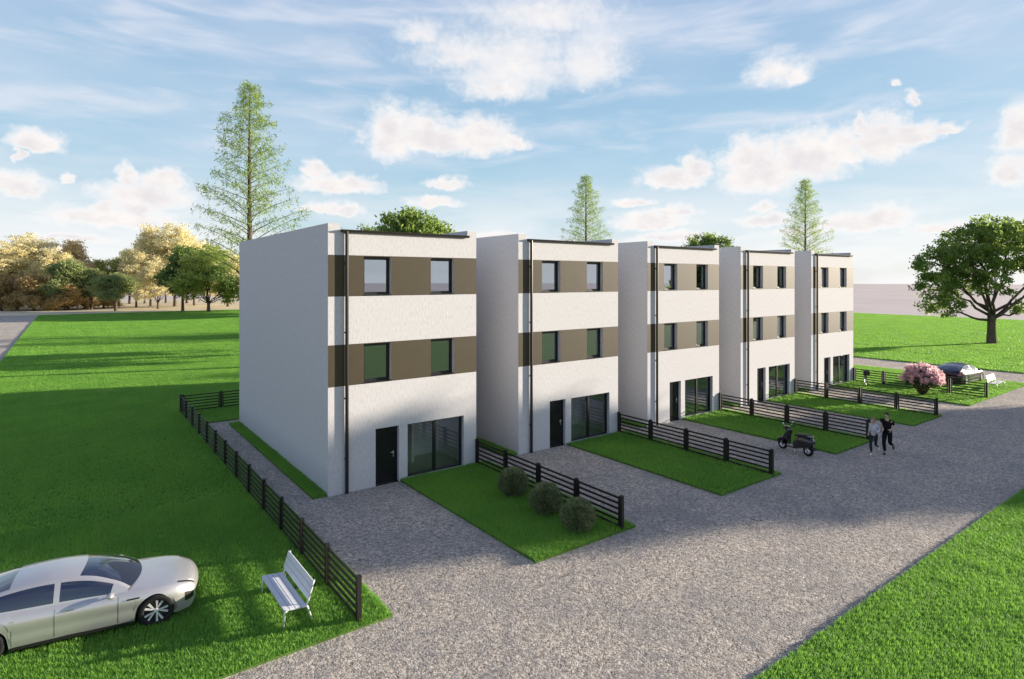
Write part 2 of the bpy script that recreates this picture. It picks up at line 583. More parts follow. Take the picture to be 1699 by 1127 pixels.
def cells(x0, x1, z0, z1, holes):
    """rectangles that tile x0..x1, z0..z1 minus the holes"""
    xs = sorted({x0, x1, *[h[0] for h in holes], *[h[2] for h in holes]})
    zs = sorted({z0, z1, *[h[1] for h in holes], *[h[3] for h in holes]})
    xs = [x for x in xs if x0 <= x <= x1]
    zs = [z for z in zs if z0 <= z <= z1]
    for i in range(len(xs) - 1):
        for j in range(len(zs) - 1):
            cx, cz = (xs[i] + xs[i + 1]) / 2, (zs[j] + zs[j + 1]) / 2
            if not any(h[0] < cx < h[2] and h[1] < cz < h[3] for h in holes):
                yield xs[i], zs[j], xs[i + 1], zs[j + 1]


WIN = [(1.29, 6.90, 2.36, 8.285), (3.99, 6.90, 5.03, 8.285), (1.29, 3.775, 2.36, 5.165), (3.99, 3.775, 5.03, 5.165)]
DOOR = (1.74, 0.0, 2.66, 2.07)
SLID = (3.01, 0.05, 5.47, 2.06)
EAVE = 9.12


def make_house():
    root = empty('row_house', (0, 0, 0))
    holes = WIN + [DOOR, SLID]
    w = MB()
    # front wall: one skin outside, one inside, reveals round every opening
    for (a, b, c, d) in cells(0, HW, 0, EAVE, holes):
        w.quad((a, 0, b), (c, 0, b), (c, 0, d), (a, 0, d))
    for (a, b, c, d) in holes:
        y0, y1 = 0, WT
        w.quad((c, y0, b), (c, y1, b), (c, y1, d), (c, y0, d))
        w.quad((a, y1, b), (a, y0, b), (a, y0, d), (a, y1, d))
        w.quad((a, y0, d), (c, y0, d), (c, y1, d), (a, y1, d))
        w.quad((a, y1, b), (c, y1, b), (c, y0, b), (a, y0, b))
    PW = 0.42
    # side walls that rise above the roof, with their front ends
    for (xa, xb) in ((0, PW), (HW - PW, HW)):
        w.quad((xa, 0, EAVE), (xb, 0, EAVE), (xb, 0, HH), (xa, 0, HH))
        w.quad((xa, 0, HH), (xb, 0, HH), (xb, HD, HH), (xa, HD, HH))
    w.quad((0, HD, 0), (0, 0, 0), (0, 0, HH), (0, HD, HH))
    w.quad((HW, 0, 0), (HW, HD, 0), (HW, HD, HH), (HW, 0, HH))
    w.quad((PW, 0, EAVE), (PW, HD, EAVE), (PW, HD, HH), (PW, 0, HH))
    w.quad((HW - PW, HD, EAVE), (HW - PW, 0, EAVE), (HW - PW, 0, HH), (HW - PW, HD, HH))
    w.quad((HW, HD, 0), (0, HD, 0), (0, HD, HH), (HW, HD, HH))
    w.quad((PW, 0, EAVE), (HW - PW, 0, EAVE), (HW - PW, 0.3, EAVE), (PW, 0.3, EAVE))
    w.build('wall', M['stucco'], root)
    # rooms behind the windows
    r = MB()
    for (z0, z1) in ((0.02, 2.62), (3.0, 5.75), (6.1, 8.95)):
        xa, xb, ya, yb = 0.30, HW - 0.30, WT, (2.5 if z0 < 1 else 4.2)
        r.quad((xa, yb, z0), (xb, yb, z0), (xb, yb, z1), (xa, yb, z1))
        r.quad((xa, ya, z0), (xa, yb, z0), (xa, yb, z1), (xa, ya, z1))
        r.quad((xb, yb, z0), (xb, ya, z0), (xb, ya, z1), (xb, yb, z1))
        r.quad((xa, ya, z1), (xb, ya, z1), (xb, yb, z1), (xa, yb, z1))
        for (a, b, c, d) in cells(xa, xb, z0, z1, holes):
            r.quad((c, ya, b), (a, ya, b), (a, ya, d), (c, ya, d))
    r.box(2.80, WT + 0.02, 0.03, 2.90, 2.48, 2.6)
    r.box(4.05, 1.7, 0.03, 4.15, 2.48, 2.6)
    r.build('inner_wall', M['inner'], root)
    r = MB()
    for z0 in (0.02, 3.0, 6.1):
        r = MB()
        r.quad((0.30, WT, z0 + .003), (HW - 0.30, WT, z0 + .003), (HW - 0.30, 2.5 if z0 < 1 else 4.2, z0 + .003), (0.30, 2.5 if z0 < 1 else 4.2, z0 + .003))
        r.build('inner_floor', M['floorm'], root)
    r = MB()
    r.quad((PW, 0.0, EAVE + .012), (HW - PW, 0.0, EAVE + .012), (HW - PW, HD, EAVE - .10), (PW, HD, EAVE - .10))
    r.build('roof', M['roof'], root)
    for (z0, z1, ws) in ((6.87, 8.31, WIN[:2]), (3.745, 5.19, WIN[2:])):
        b = MB()
        t = -0.004
        for (a, bb, c, d) in cells(0, HW, z0, z1, ws):
            b.quad((a, t, bb), (c, t, bb), (c, t, d), (a, t, d))
        b.quad((0, t, z1), (HW, t, z1), (HW, 0, z1), (0, 0, z1))
        b.quad((0, 0, z0), (HW, 0, z0), (HW, t, z0), (0, t, z0))
        b.quad((0, 0, z0), (0, t, z0), (0, t, z1), (0, 0, z1))
        b.quad((HW, t, z0), (HW, 0, z0), (HW, 0, z1), (HW, t, z1))
        b.build('facade_band', M['band'], root)
    # windows
    for (a, b, c, d) in WIN:
        f = MB()
        y0, y1, fw = 0.17, 0.25, 0.075
        f.box(a, y0, b, a + fw, y1, d)
        f.box(c - fw, y0, b, c, y1, d)
        f.box(a + fw, y0 + .001, b, c - fw, y1, b + fw)
        f.box(a + fw, y0 + .001, d - fw, c - fw, y1, d)
        # inner sash
        e = 0.035
        f.box(a + fw, y0 + .025, b + fw, a + fw + e, y1 - .01, d - fw)
        f.box(c - fw - e, y0 + .025, b + fw, c - fw, y1 - .01, d - fw)
        f.box(a + fw + e, y0 + .026, b + fw, c - fw - e, y1 - .01, b + fw + e)
        f.box(a + fw + e, y0 + .026, d - fw - e, c - fw - e, y1 - .01, d - fw)
        wo = f.build('window', M['black'], root)
        p = MB()
        p.quad((a + fw + e, y0 + .045, b + fw + e), (c - fw - e, y0 + .045, b + fw + e), (c - fw - e, y0 + .045, d - fw - e), (a + fw + e, y0 + .045, d - fw - e))
        p.build('pane', M['glass'], wo)
        s = MB()
        s.box(a + .002, -0.035, b - .012, c - .002, y0 - .002, b + .012)
        s.build('window_sill', M['black'], wo)
    # front door with frame, and its lever handle on a plate
    a, b, c, d = DOOR
    f = MB()
    f.box(a, 0.15, 0, a + .06, 0.25, d)
    f.box(c - .06, 0.15, 0, c, 0.25, d)
    f.box(a + .06, 0.151, d - .06, c - .06, 0.25, d)
    f.box(a + .063, 0.17, 0.015, c - .063, 0.23, d - .063)
    f.box(a, 0.02, 0, c, 0.15, 0.014)
    do = f.build('front_door', M['door'], root)
    h = MB()
    hx = c - 0.15
    h.box(hx - .022, 0.158, 0.90, hx + .022, 0.170, 1.14)
    h.tube([(hx, .165, 1.09), (hx, .11, 1.09), (hx - .02, .105, 1.09), (hx - .13, .105, 1.09)], .011, 8)
    h.lathe([(0.0, 0.150), (.016, 0.150), (.016, .160)], (hx, 0, 0.96), 'y', 12)
    h.build('handle', M['steel'], do, smooth=False)
    # sliding glass door, two leaves
    a, b, c, d = SLID
    f = MB()
    y0, y1, fw = 0.16, 0.26, 0.07
    f.box(a, y0, b, a + fw, y1, d)
    f.box(c - fw, y0, b, c, y1, d)
    f.box(a + fw, y0 + .001, b, c - fw, y1, b + fw)
    f.box(a + fw, y0 + .001, d - fw, c - fw, y1, d)
    mx = (a + c) / 2
    f.box(mx - .055, y0 - .004, b + fw, mx + .055, y1, d - fw)
    so = f.build('sliding_door', M['black'], root)
    for (u0, u1, yy) in ((a + fw, mx - .055, y0 + .03), (mx + .055, c - fw, y0 + .06)):
        p = MB()
        p.quad((u0, yy, b + fw), (u1, yy, b + fw), (u1, yy, d - fw), (u0, yy, d - fw))
        p.build('pane', M['glass2'], so)
    # gutter: half-round channel with a rolled lip, and the downpipe with its brackets
    gq = MB()
    n = 10
    prof = [(-0.075 + 0.075 * math.cos(math.pi + math.pi * k / n), 0.075 * math.sin(math.pi + math.pi * k / n)) for k in range(n + 1)]
    prof = [(p[0] - .005, p[1] + EAVE + .06) for p in prof]
    prof = prof + [(p[0] * .9 - .008, p[1] * .999 + .008) for p in reversed(prof)]
    vs = [(x, y, z) for x in (0.44, HW - .405) for (y, z) in prof]
    m = len(prof)
    gq.add(vs, [(i, (i + 1) % m, m + (i + 1) % m, m + i) for i in range(m)] + [tuple(reversed(range(m))), tuple(m + i for i in range(m))])
    gq.tube([(0.44, -.155, EAVE + .062), (HW - .405, -.155, EAVE + .062)], .012, 6)
    gq.box(0.43, -0.16, EAVE + .062, HW - .405, 0.02, EAVE + .075)
    gq.build('gutter', M['gutter'], root)
    dp = MB()
    dp.tube([(0.64, -.085, EAVE + .02), (0.64, -.085, 0.02)], .06, 12)
    for z in (1.2, 3.3, 5.6, 8.0):
        dp.box(0.575, -.095, z, 0.705, -.004, z + .04)
    dp.build('downpipe', M['pipe'], root, smooth=False)
    return root


HOUSE_LABELS = [
    'white house nearest the camera, with three round bushes in its front garden',
    'white house second from the left, its plain front lawn between two fences',
    'white house in the middle of the row of five, behind the parked scooter',
    'white house second from the right, its front lawn behind the two joggers',
    'white house at the far right, beside the bicycle and the pink shrub',
]
proto_house = make_house()
for k in range(5):
    h = proto_house if k == 0 else copy_tree(proto_house)
    h.location = (SP * k, 0, 0)
    tag(h, HOUSE_LABELS[k], 'house', 'white three-storey houses in a row')

# ------------------------------------------------------------------ fences
def post_mesh():
    m = MB()
    m.box(-.05, -.05, 0.0, .05, .05, 1.03)
    m.box(-.056, -.056, 1.03, .056, .056, 1.045)
    return m.mesh('fence_post')


def panel_mesh(L):
    """a panel of length L along +x: two stiles and six rails"""
    m = MB()
    for (a, b) in ((.075, .125), (L - .125, L - .075)):
        m.box(a, -.02, 0.09, b, .02, 0.99)
    for i in range(6):
        z = 0.10 + i * 0.164
        m.box(.125, -.016, z, L - .125, .016, z + .062)
    return m.mesh('fence_panel')


POST = post_mesh()
POST.materials.append(M['fence'])
PANELS = {}


def fence(p0, p1, n, label, group=None):
    p0, p1 = Vector(p0), Vector(p1)
    d = p1 - p0
    ang = math.atan2(d.y, d.x)
    L = d.length / n
    root = empty('slat_fence', (p0.x, p0.y, 0), ang, label, 'fence', group)
    key = round(L, 3)
    if key not in PANELS:
        PANELS[key] = panel_mesh(L)
        PANELS[key].materials.append(M['fence'])
    for i in range(n + 1):
        o = obj('post', POST, None, root)
        o.location = (L * i, 0, 0)
        if i < n:
            o = obj('panel', PANELS[key], None, root)
            o.location = (L * i, 0, 0)
    return root


fence((-2.11, -7.86, 0), (-2.11, 17.5, 0), 13, 'long dark slatted fence beside the white bench, running back past the nearest house')
fence((-2.01, 17.5, 0), (39.0, 17.5, 0), 21, 'dark slatted fence across the back gardens, seen left of the nearest house')
FL = ['dark slatted garden fence right beside the three round bushes',
      'dark slatted garden fence between the plain empty lawn and the scooter driveway',
      'dark slatted garden fence behind the scooter, ending beside the two joggers',
      'dark slatted garden fence between the joggers and the pink shrub lawn',
      'dark slatted garden fence between the bicycle and the dark car']
for k in range(5):
    fence((6.0 + SP * k + (0.06 if k == 0 else 0.06), -0.06, 0), (6.03 + SP * k, -7.92, 0), 4, FL[k], 'slatted fences between the front gardens')
# ------------------------------------------------------------------ leaves, trees, shrubs
def unit(a):
    return a / np.maximum(np.linalg.norm(a, axis=-1, keepdims=True), 1e-9)


def leaf_mesh(name, C, L, W, rng, axis=None, jitter=1.0, tone=None):
    """rhombic leaves at centres C; long axis random, or near AXIS where given"""
    n = len(C)
    u = unit(rng.normal(size=(n, 3)))
    if axis is not None:
        u = unit(axis + u * jitter)
    v = unit(np.cross(u, unit(rng.normal(size=(n, 3)))))
    w = np.cross(u, v)
    Ls = (L * rng.uniform(0.7, 1.3, n))[:, None] * 0.5
    Ws = (W * rng.uniform(0.7, 1.3, n))[:, None] * 0.5
    bend = w * Ls * 0.25
    V = np.stack([C - u * Ls - bend, C + v * Ws, C + u * Ls - bend, C - v * Ws], 1).reshape(-1, 3)
    Q = np.arange(4 * n, dtype=np.int32).reshape(-1, 4)
    me = fast_mesh(name, V, quads=Q)
    if tone is None:
        tone = rng.uniform(0, 1, n)
    at = me.attributes.new('tone', 'FLOAT', 'POINT')
    at.data.foreach_set('value', np.repeat(np.clip(tone, 0, 1), 4).astype(np.float32))
    return me


def curve_pts(a, b, sag, rng, n=6, wob=0.06):
    a, b = Vector(a), Vector(b)
    L = (b - a).length
    out = []
    for i in range(n):
        t = i / (n - 1)
        p = a.lerp(b, t) + Vector((0, 0, sag * L * math.sin(math.pi * t)))
        if 0 < i < n - 1:
            p += Vector(rng.normal(size=3)) * L * wob * 0.5
        out.append(p)
    return out


def broadleaf_meshes(key, seed, H, trunk_h, trunk_r, lobes, n_leaves, leaf, clump_r, mat, dens_low=0.5, limbs=True, spread=0.42, lean=0.0):
    """crown and trunk mesh of a spreading tree. lobes: (x, y, z, rx, ry, rz)"""
    rng = np.random.default_rng(seed)
    w = np.array([l[3] * l[4] + l[4] * l[5] + l[3] * l[5] for l in lobes])
    w = w / w.sum()
    C, T, clumps = [], [], []
    per = 34
    nc = n_leaves // per
    for li, l in enumerate(lobes):
        m = max(3, int(nc * w[li]))
        d = unit(rng.normal(size=(m * 2, 3)))
        keep = (d[:, 2] > -0.25) | (rng.uniform(size=m * 2) < dens_low)
        d = d[keep][:m]
        r = rng.uniform(0.45, 1.0, len(d)) ** 0.5
        P = np.array(l[:3]) + d * r[:, None] * np.array(l[3:])
        P += rng.normal(size=P.shape) * clump_r * 0.35
        for p in P:
            clumps.append(p)
            k = rng.integers(int(per * 0.6), int(per * 1.4))
            off = rng.normal(size=(k, 3)) * clump_r * np.array([0.5, 0.5, 0.30])
            C.append(p + off)
            T.append(np.clip(rng.normal(rng.uniform(0.2, 0.8), 0.16, k), 0, 1))
    C = np.concatenate(C)
    T = np.concatenate(T)
    C[:, 2] = np.maximum(C[:, 2], 0.15)
    crown = leaf_mesh(key + '_crown', C, leaf[0], leaf[1], rng, axis=np.array([0, 0, -0.25]), tone=T)
    crown.materials.append(mat)
    mb = MB()
    top = Vector((lean * trunk_h, 0, trunk_h))
    base = [Vector((0, 0, -0.15)), Vector((0, 0, 0.25)), Vector((lean * .3 * trunk_h, 0, trunk_h * .5)), top]
    mb.tube(base, [trunk_r * 1.55, trunk_r * 1.12, trunk_r * 0.92, trunk_r * 0.88], 10)
    if limbs:
        cl = np.array(clumps)
        for li, l in enumerate(lobes):
            c = Vector(l[:3])
            rr = trunk_r * (0.26 + 0.40 * math.sqrt(w[li]))
            start = top - Vector((0, 0, trunk_h * 0.12 * (li % 3)))
            pts = curve_pts(start, c, -0.06 if c.z < trunk_h * 1.8 else 0.02, rng, 6)
            mb.tube(pts, [rr * (1 - 0.62 * i / 5) for i in range(6)], 7)
            dd = np.linalg.norm((cl - np.array(c)) / (np.array(l[3:]) + 0.2), axis=1)
            near = np.where(dd < 1.25)[0]
            rng.shuffle(near)
            for j in near[:14]:
                s = pts[3 + int(rng.integers(0, 3))]
                mb.tube(curve_pts(s, cl[j], 0.04, rng, 4), [rr * .30, rr * .22, rr * .14, rr * .05], 5, caps=False)
    tm = mb.mesh(key + '_trunk')
    tm.polygons.foreach_set('use_smooth', [True] * len(tm.polygons))
    tm.materials.append(M['bark'])
    return crown, tm


def place_tree(name, meshes, loc, rz, scale, label, group=None, cat='tree'):
    root = empty(name, loc, rz, label, cat, group)
    root.scale = scale if isinstance(scale, (tuple, list)) else (scale,) * 3
    obj('crown', meshes[0], None, root)
    obj('trunk', meshes[1], None, root)
    return root


CAMP = np.array([-7.1742, -20.2578])
FW = np.array([0.59595, 0.80302])
RT = np.array([0.80302, -0.59595])


def along(u, z):
    """ground point at sideways slope u (pixels of the 1699 wide photo) and forward distance z; used to read the plan off"""
    p = CAMP + FW * z + RT * (u - 849.5) / 994.02 * z
    return (float(p[0]), float(p[1]), 0.0)


LF = dict(
    oak=leafy('broad_green_leaves', (0.075, 0.15, 0.045), (0.30, 0.40, 0.085), 0.5, 0.5),
    dark=leafy('dark_green_leaves', (0.06, 0.12, 0.045), (0.22, 0.31, 0.08), 0.5, 0.45),
    conifer=leafy('feathery_conifer_leaves', (0.10, 0.19, 0.045), (0.33, 0.43, 0.11), 0.6, 0.5),
    willow=leafy('pale_green_leaves', (0.20, 0.28, 0.07), (0.54, 0.59, 0.16), 0.6, 0.58),
    gold=leafy('golden_autumn_leaves', (0.68, 0.56, 0.25), (0.97, 0.88, 0.52), 0.7, 0.58),
    orange=leafy('orange_autumn_leaves', (0.66, 0.45, 0.22), (0.95, 0.75, 0.44), 0.7, 0.58),
    russet=leafy('russet_brown_leaves', (0.30, 0.21, 0.09), (0.62, 0.47, 0.22), 0.7, 0.45),
    lime=leafy('yellow_green_leaves', (0.30, 0.32, 0.09), (0.72, 0.68, 0.24), 0.7, 0.5),
    olive=leafy('grey_green_leaves', (0.14, 0.19, 0.08), (0.40, 0.45, 0.18), 0.7, 0.4),
    box=leafy('clipped_bush_leaves', (0.06, 0.085, 0.035), (0.34, 0.39, 0.20), 0.6, 0.3, nscale=6),
    shrub=leafy('shrub_leaves', (0.03, 0.06, 0.015), (0.09, 0.14, 0.03), 0.6, 0.25, nscale=3),
    pink=leafy('pink_blossoms', (0.74, 0.30, 0.34), (0.96, 0.66, 0.68), 0.7, 0.5, nscale=4),
)


def auto_lobes(seed, H, R0, z0, n, flat=0.8):
    rng = np.random.default_rng(seed)
    out = [(0, 0, (z0 + H) / 2 + .06 * H, R0 * .62, R0 * .62, (H - z0) * .44)]
    for i in range(n):
        a = 2 * math.pi * (i + rng.uniform(-.3, .3)) / n * 1.0 + (i % 2) * 0.4
        lev = rng.uniform(0.12, 0.80)
        z = z0 + (H - z0) * lev
        rad = R0 * (0.66 if lev < 0.55 else 0.66 * (1.25 - lev))
        s = R0 * rng.uniform(0.30, 0.46)
        out.append((rad * math.cos(a), rad * math.sin(a), z, s, s, s * flat))
    return out


# the wide solitary tree on the right lawn; its limbs as the photo shows them, turned to world axes
def rot_lobes(ls):
    out = []
    for (r, d, z, a, b, c) in ls:
        p = RT * r + FW * d
        out.append((float(p[0]), float(p[1]), z, (a + b) / 2, (a + b) / 2, c))
    return out


big_lobes = rot_lobes([(-0.9, 0.2, 11.0, 4.3, 4.3, 3.5), (2.6, 0.6, 11.2, 3.6, 3.6, 3.0), (-2.9, -1.0, 9.1, 2.6, 2.6, 2.1), (-6.4, 0.2, 9.4, 2.2, 2.2, 1.7),
                       (-6.6, -0.4, 6.9, 1.9, 1.9, 1.6), (-6.2, -0.8, 4.6, 1.9, 1.9, 1.35), (-3.6, 1.0, 6.9, 1.9, 1.9, 1.5), (-1.5, -2.2, 6.9, 1.7, 1.7, 1.3),
                       (6.6, 0.0, 9.4, 2.8, 2.8, 2.2), (7.6, 0.5, 6.6, 2.2, 2.2, 1.6), (3.6, 0.2, 3.9, 0.9, 0.9, 0.7), (5.5, -2.5, 7.8, 2.0, 2.0, 1.5)])
bigm = broadleaf_meshes('spreading_tree', 3, 14.7, 3.6, 0.46, big_lobes, 24500, (0.42, 0.19), 0.64, LF['oak'], 0.5)
place_tree('broadleaf_tree', bigm, (78.5, 2.3, 0), 0, 1.0, 'large spreading green tree standing alone on the lawn at the right')
# its neighbour beyond the right edge of the frame: it throws the broad shade over the road and front gardens
shade_lobes = [(0, 0.3, 8.0, 4.6, 5.2, 4.9), (0, 3.3, 7.6, 2.4, 1.9, 2.7), (0, -3.0, 7.6, 3.4, 3.2, 3.7), (1.5, -1.6, 5.0, 3.5, 4.2, 2.8), (0, -5.0, 6.4, 2.0, 1.9, 2.6),
               (0, 5.1, 8.1, 1.5, 1.4, 1.4), (-1.5, 0.2, 10.5, 3.0, 3.2, 2.2), (0, -8.2, 6.0, 1.5, 1.3, 1.1)]
shm = broadleaf_meshes('roadside_tree', 8, 13.2, 3.4, 0.55, shade_lobes, 36000, (0.52, 0.30), 0.8, LF['oak'], 0.9)
place_tree('broadleaf_tree', shm, (56.0, -20.6, 0), 0, (1.0, 1.0, 0.965), 'dense round green tree beside the far end of the road')

# two green crowns that show above the roofs
med = broadleaf_meshes('round_tree', 21, 14.0, 4.0, 0.4, auto_lobes(5, 14.2, 5.6, 4.0, 9), 22000, (0.40, 0.19), 0.8, LF['oak'], 0.6)
place_tree('broadleaf_tree', med, (22.6, 36.5, 0), 0.4, (1.0, 1.0, 1.03), 'round dark green tree top showing above the roof of the nearest house')
place_tree('broadleaf_tree', med, (77.0, 40.0, 0), 2.1, (1.05, 1.05, 1.03), 'round dark green tree top showing above the roof of the middle house')


# tall slender conifers with thin feathery foliage
def conifer_meshes(seed, H, Rm):
    rng = np.random.default_rng(seed)
    mb = MB()
    mb.tube([(0, 0, -.2), (0.02, 0, H * .3), (-.02, .02, H * .7), (0, 0, H * .985)], [.34, .25, .13, .02], 8)
    C, A, T = [], [], []
    z = H * 0.24
    i = 0
    while z < H * 0.985:
        t = z / H
        prof = min(1.0, (H * (1 - t) / 12.5) ** 0.62)
        L = Rm * max(prof, 0.05) * rng.uniform(0.66, 1.1)
        az = i * 2.399 + rng.uniform(-.35, .35)
        rise = math.radians(40 - 14 * t) * rng.uniform(.75, 1.15)
        pts = []
        for k in range(6):
            s = k / 5
            h = L * s
            pts.append(Vector((math.cos(az) * h, math.sin(az) * h, z + math.tan(rise) * h * (1 - .28 * s))))
        r0 = 0.055 * (1 - t) + 0.012
        mb.tube(pts, [r0 * (1 - .8 * k / 5) for k in range(6)], 5, caps=False)
        dens = int((20 + 50 * t ** 1.4) * (L / Rm) ** .8 + 8)
        tone0 = rng.uniform(.2, .8)
        for _ in range(dens):
            s = rng.uniform(max(.12, .50 - .5 * t), 1.0) ** (0.8)
            k = min(4, int(s * 5))
            p = pts[k].lerp(pts[k + 1], s * 5 - k)
            side = rng.normal(0, .13 * L * (1.15 - .5 * s) + .05)
            q = np.array(p) + np.array([-math.sin(az) * side, math.cos(az) * side, -abs(rng.normal(.10, .32)) + .10])
            for _j in range(3):
                C.append(q + rng.normal(size=3) * .13)
                A.append([math.cos(az) * .6, math.sin(az) * .6, -.75])
                T.append(tone0 + rng.normal(0, .2))
        z += H * 0.0068 * (1.25 - .5 * t)
        i += 1
    C = np.array(C)
    me = leaf_mesh('conifer_crown', C, 0.30, 0.055, rng, axis=np.array(A), jitter=.9, tone=np.array(T))
    me.materials.append(LF['conifer'])
    tm = mb.mesh('conifer_trunk')
    tm.polygons.foreach_set('use_smooth', [True] * len(tm.polygons))
    tm.materials.append(M['bark'])
    return me, tm


con = conifer_meshes(4, 24.2, 4.4)
GC = 'tall feathery conifers behind the houses'
place_tree('conifer_tree', con, (5.10, 33.2, 0), 0.3, 1.0, 'tallest feathery conifer, behind the nearest house', GC)
place_tree('conifer_tree', con, along(972, 94.6), 2.0, 1.0, 'feathery conifer rising behind the second house from the left', GC)
place_tree('conifer_tree', con, along(1336, 98.6), 4.1, 1.0, 'feathery conifer rising behind the second house from the right', GC)

# the autumn wood beyond the left lawn: every tree its own
FKIND = {}
for key, mat, H, R0, z0, n, seed in (('gold_a', 'gold', 20, 6.5, 2.6, 13, 31), ('gold_b', 'gold', 20, 5.2, 4.2, 9, 32), ('orange', 'orange', 18, 3.8, 3.5, 8, 33),
                                     ('olive', 'olive', 14, 5.0, 3.0, 8, 34), ('lime', 'lime', 14, 4.0, 3.0, 8, 35), ('russet', 'russet', 10, 4.6, 0.3, 9, 36),
                                     ('dark', 'dark', 15, 4.6, 3.6, 9, 37), ('willow', 'willow', 15.5, 6.2, 1.2, 12, 38)):
    thin = key in ('gold_b', 'lime')
    FKIND[key] = (H, R0, broadleaf_meshes(key, seed, H, max(2.2, z0 * 1.1), 0.30, auto_lobes(seed, H, R0, z0, n), 10000 if thin else 15000,
                                          (0.50, 0.26), 1.0 if thin else 0.95, LF[mat], 0.6))
WOOD = [  # u, distance, kind, top row, crown width in px, label
    (6, 150, 'gold_a', 398, 95, 'golden autumn tree at the left edge of the photo'),
    (50, 158, 'gold_a', 384, 105, 'tallest broad golden autumn tree in the left clump of the wood'),
    (92, 152, 'gold_a', 408, 72, 'golden autumn tree between the broad tall one and the orange one'),
    (120, 160, 'orange', 398, 52, 'slim orange autumn tree at the right end of the left clump'),
    (113, 146, 'olive', 430, 66, 'pale grey green tree standing in front of the orange autumn tree'),
    (164, 166, 'lime', 432, 50, 'small yellow green tree in the dip of the wood, left of two'),
    (196, 168, 'lime', 428, 50, 'small yellow green tree in the dip of the wood, right of two'),
    (152, 149, 'olive', 446, 54, 'low green tree in front of the small yellow green trees'),
    (192, 142, 'olive', 453, 72, 'low dark green tree with one short trunk at the edge of the lawn'),
    (226, 160, 'gold_a', 408, 64, 'golden tree at the left side of the tall right clump'),
    (250, 168, 'gold_b', 374, 62, 'tall pale golden tree with see-through crown, left of the twin tops'),
    (290, 166, 'gold_b', 372, 76, 'tall pale golden tree with see-through crown, right of the twin tops'),
    (322, 172, 'gold_a', 388, 66, 'golden tree behind the dark green tree'),
    (262, 152, 'gold_a', 430, 66, 'low golden tree under the tall pale golden trees'),
    (303, 141, 'dark', 408, 64, 'dark green tree beside the pale green tree at the end of the lawn'),
    (346, 137, 'willow', 404, 104, 'pale green tree with drooping branches beside the wall of the nearest house'),
    (378, 165, 'gold_a', 412, 80, 'golden tree half hidden by the nearest house'),
    (2, 143, 'russet', 452, 60, 'russet bushy tree at the very left edge below the golden trees'),
    (28, 145, 'russet', 462, 56, 'russet bushy tree below the tallest broad golden tree'),
    (56, 143, 'russet', 455, 60, 'russet bushy tree third from the left edge'),
    (84, 146, 'russet', 460, 58, 'russet bushy tree below the pale grey green tree, left side'),
    (108, 144, 'russet', 470, 50, 'low russet bushy tree below the pale grey green tree, right side'),
    (140, 152, 'russet', 476, 50, 'low russet bushy tree left of the low dark green tree'),
    (172, 156, 'russet', 480, 46, 'low russet bushy tree behind the low dark green tree'),
    (240, 186, 'gold_b', 398, 50, 'slender far golden tree seen below the twin tops, left'),
    (275, 190, 'gold_b', 396, 50, 'slender far golden tree seen below the twin tops, right'),
    (215, 184, 'lime', 418, 46, 'slender far yellow green tree with a thin bare trunk'),
    (310, 188, 'orange', 405, 46, 'slender far orange tree behind the dark green tree'),
]
for i, (u, z, kind, top, wpx, lab) in enumerate(WOOD):
    H, R0, ms = FKIND[kind]
    h = 7.46 + (463.76 - top) / 994.02 * z
    wr = wpx / 994.02 * z / 2
    place_tree({'russet': 'bushy_tree', 'willow': 'drooping_tree'}.get(kind, 'autumn_tree' if kind in ('gold_a', 'gold_b', 'orange') else 'green_tree'),
               ms, along(u, z), i * 1.7, (wr / R0 / .92, wr / R0 / .92, h / H / 1.0), lab, 'trees of the wood beyond the left lawn')
# unseen trees added behind the houses to shade the foot of the wood
for i, (u, z, h) in enumerate(((505, 146, 17.0), (560, 139, 18.5), (615, 133, 19.0), (672, 128, 19.0))):
    H, R0, ms = FKIND['dark']
    place_tree('green_tree', ms, along(u, z), i * 2.3, (1.35, 1.35, h / H), 'unseen dark green tree added behind the row of houses to shade the wood', 'unseen trees added to shade the wood')

# clipped round bushes in the nearest garden
def bush_mesh(seed, r):
    rng = np.random.default_rng(seed)
    n = 6500
    d = unit(rng.normal(size=(n, 3)))
    d[:, 2] = np.where(d[:, 2] < -.75, -d[:, 2], d[:, 2])
    rr = r * rng.uniform(.45, 1.0, n) ** .4 * (1 + .06 * np.sin(d[:, 0] * 9 + 1) * np.cos(d[:, 1] * 8))
    C = d * rr[:, None]
    C[:, 2] = C[:, 2] * .94 + r * .86
    me = leaf_mesh('round_bush', C, 0.12, 0.026, rng, axis=d * 1.2 + np.array([0, 0, .5]), jitter=.7)
    me.materials.append(LF['box'])
    return me


BM = bush_mesh(5, .52)
mb = MB()
rngb = np.random.default_rng(6)
for k in range(16):
    a = k * 2.4
    mb.tube(curve_pts((0, 0, -.05), (math.cos(a) * .3, math.sin(a) * .3, .35 + .4 * (k % 3) / 3), .05, rngb, 4), [.014, .011, .008, .004], 5, caps=False)
BS = mb.mesh('bush_stems')
BS.materials.append(M['bark'])
for (x, y, s, lab) in ((5.10, -3.78, 1.0, 'clipped round green bush nearest the house wall, first of three along the fence'),
                       (5.02, -5.62, 1.0, 'clipped round green bush in the middle of three along the fence'),
                       (4.93, -7.22, .98, 'clipped round green bush nearest the road, last of three along the fence')):
    root = empty('round_bush', (x, y, LZ), x, lab, 'bush', 'three clipped round bushes')
    root.scale = (s, s, s)
    obj('foliage', BM, None, root)
    obj('stem', BS, None, root)

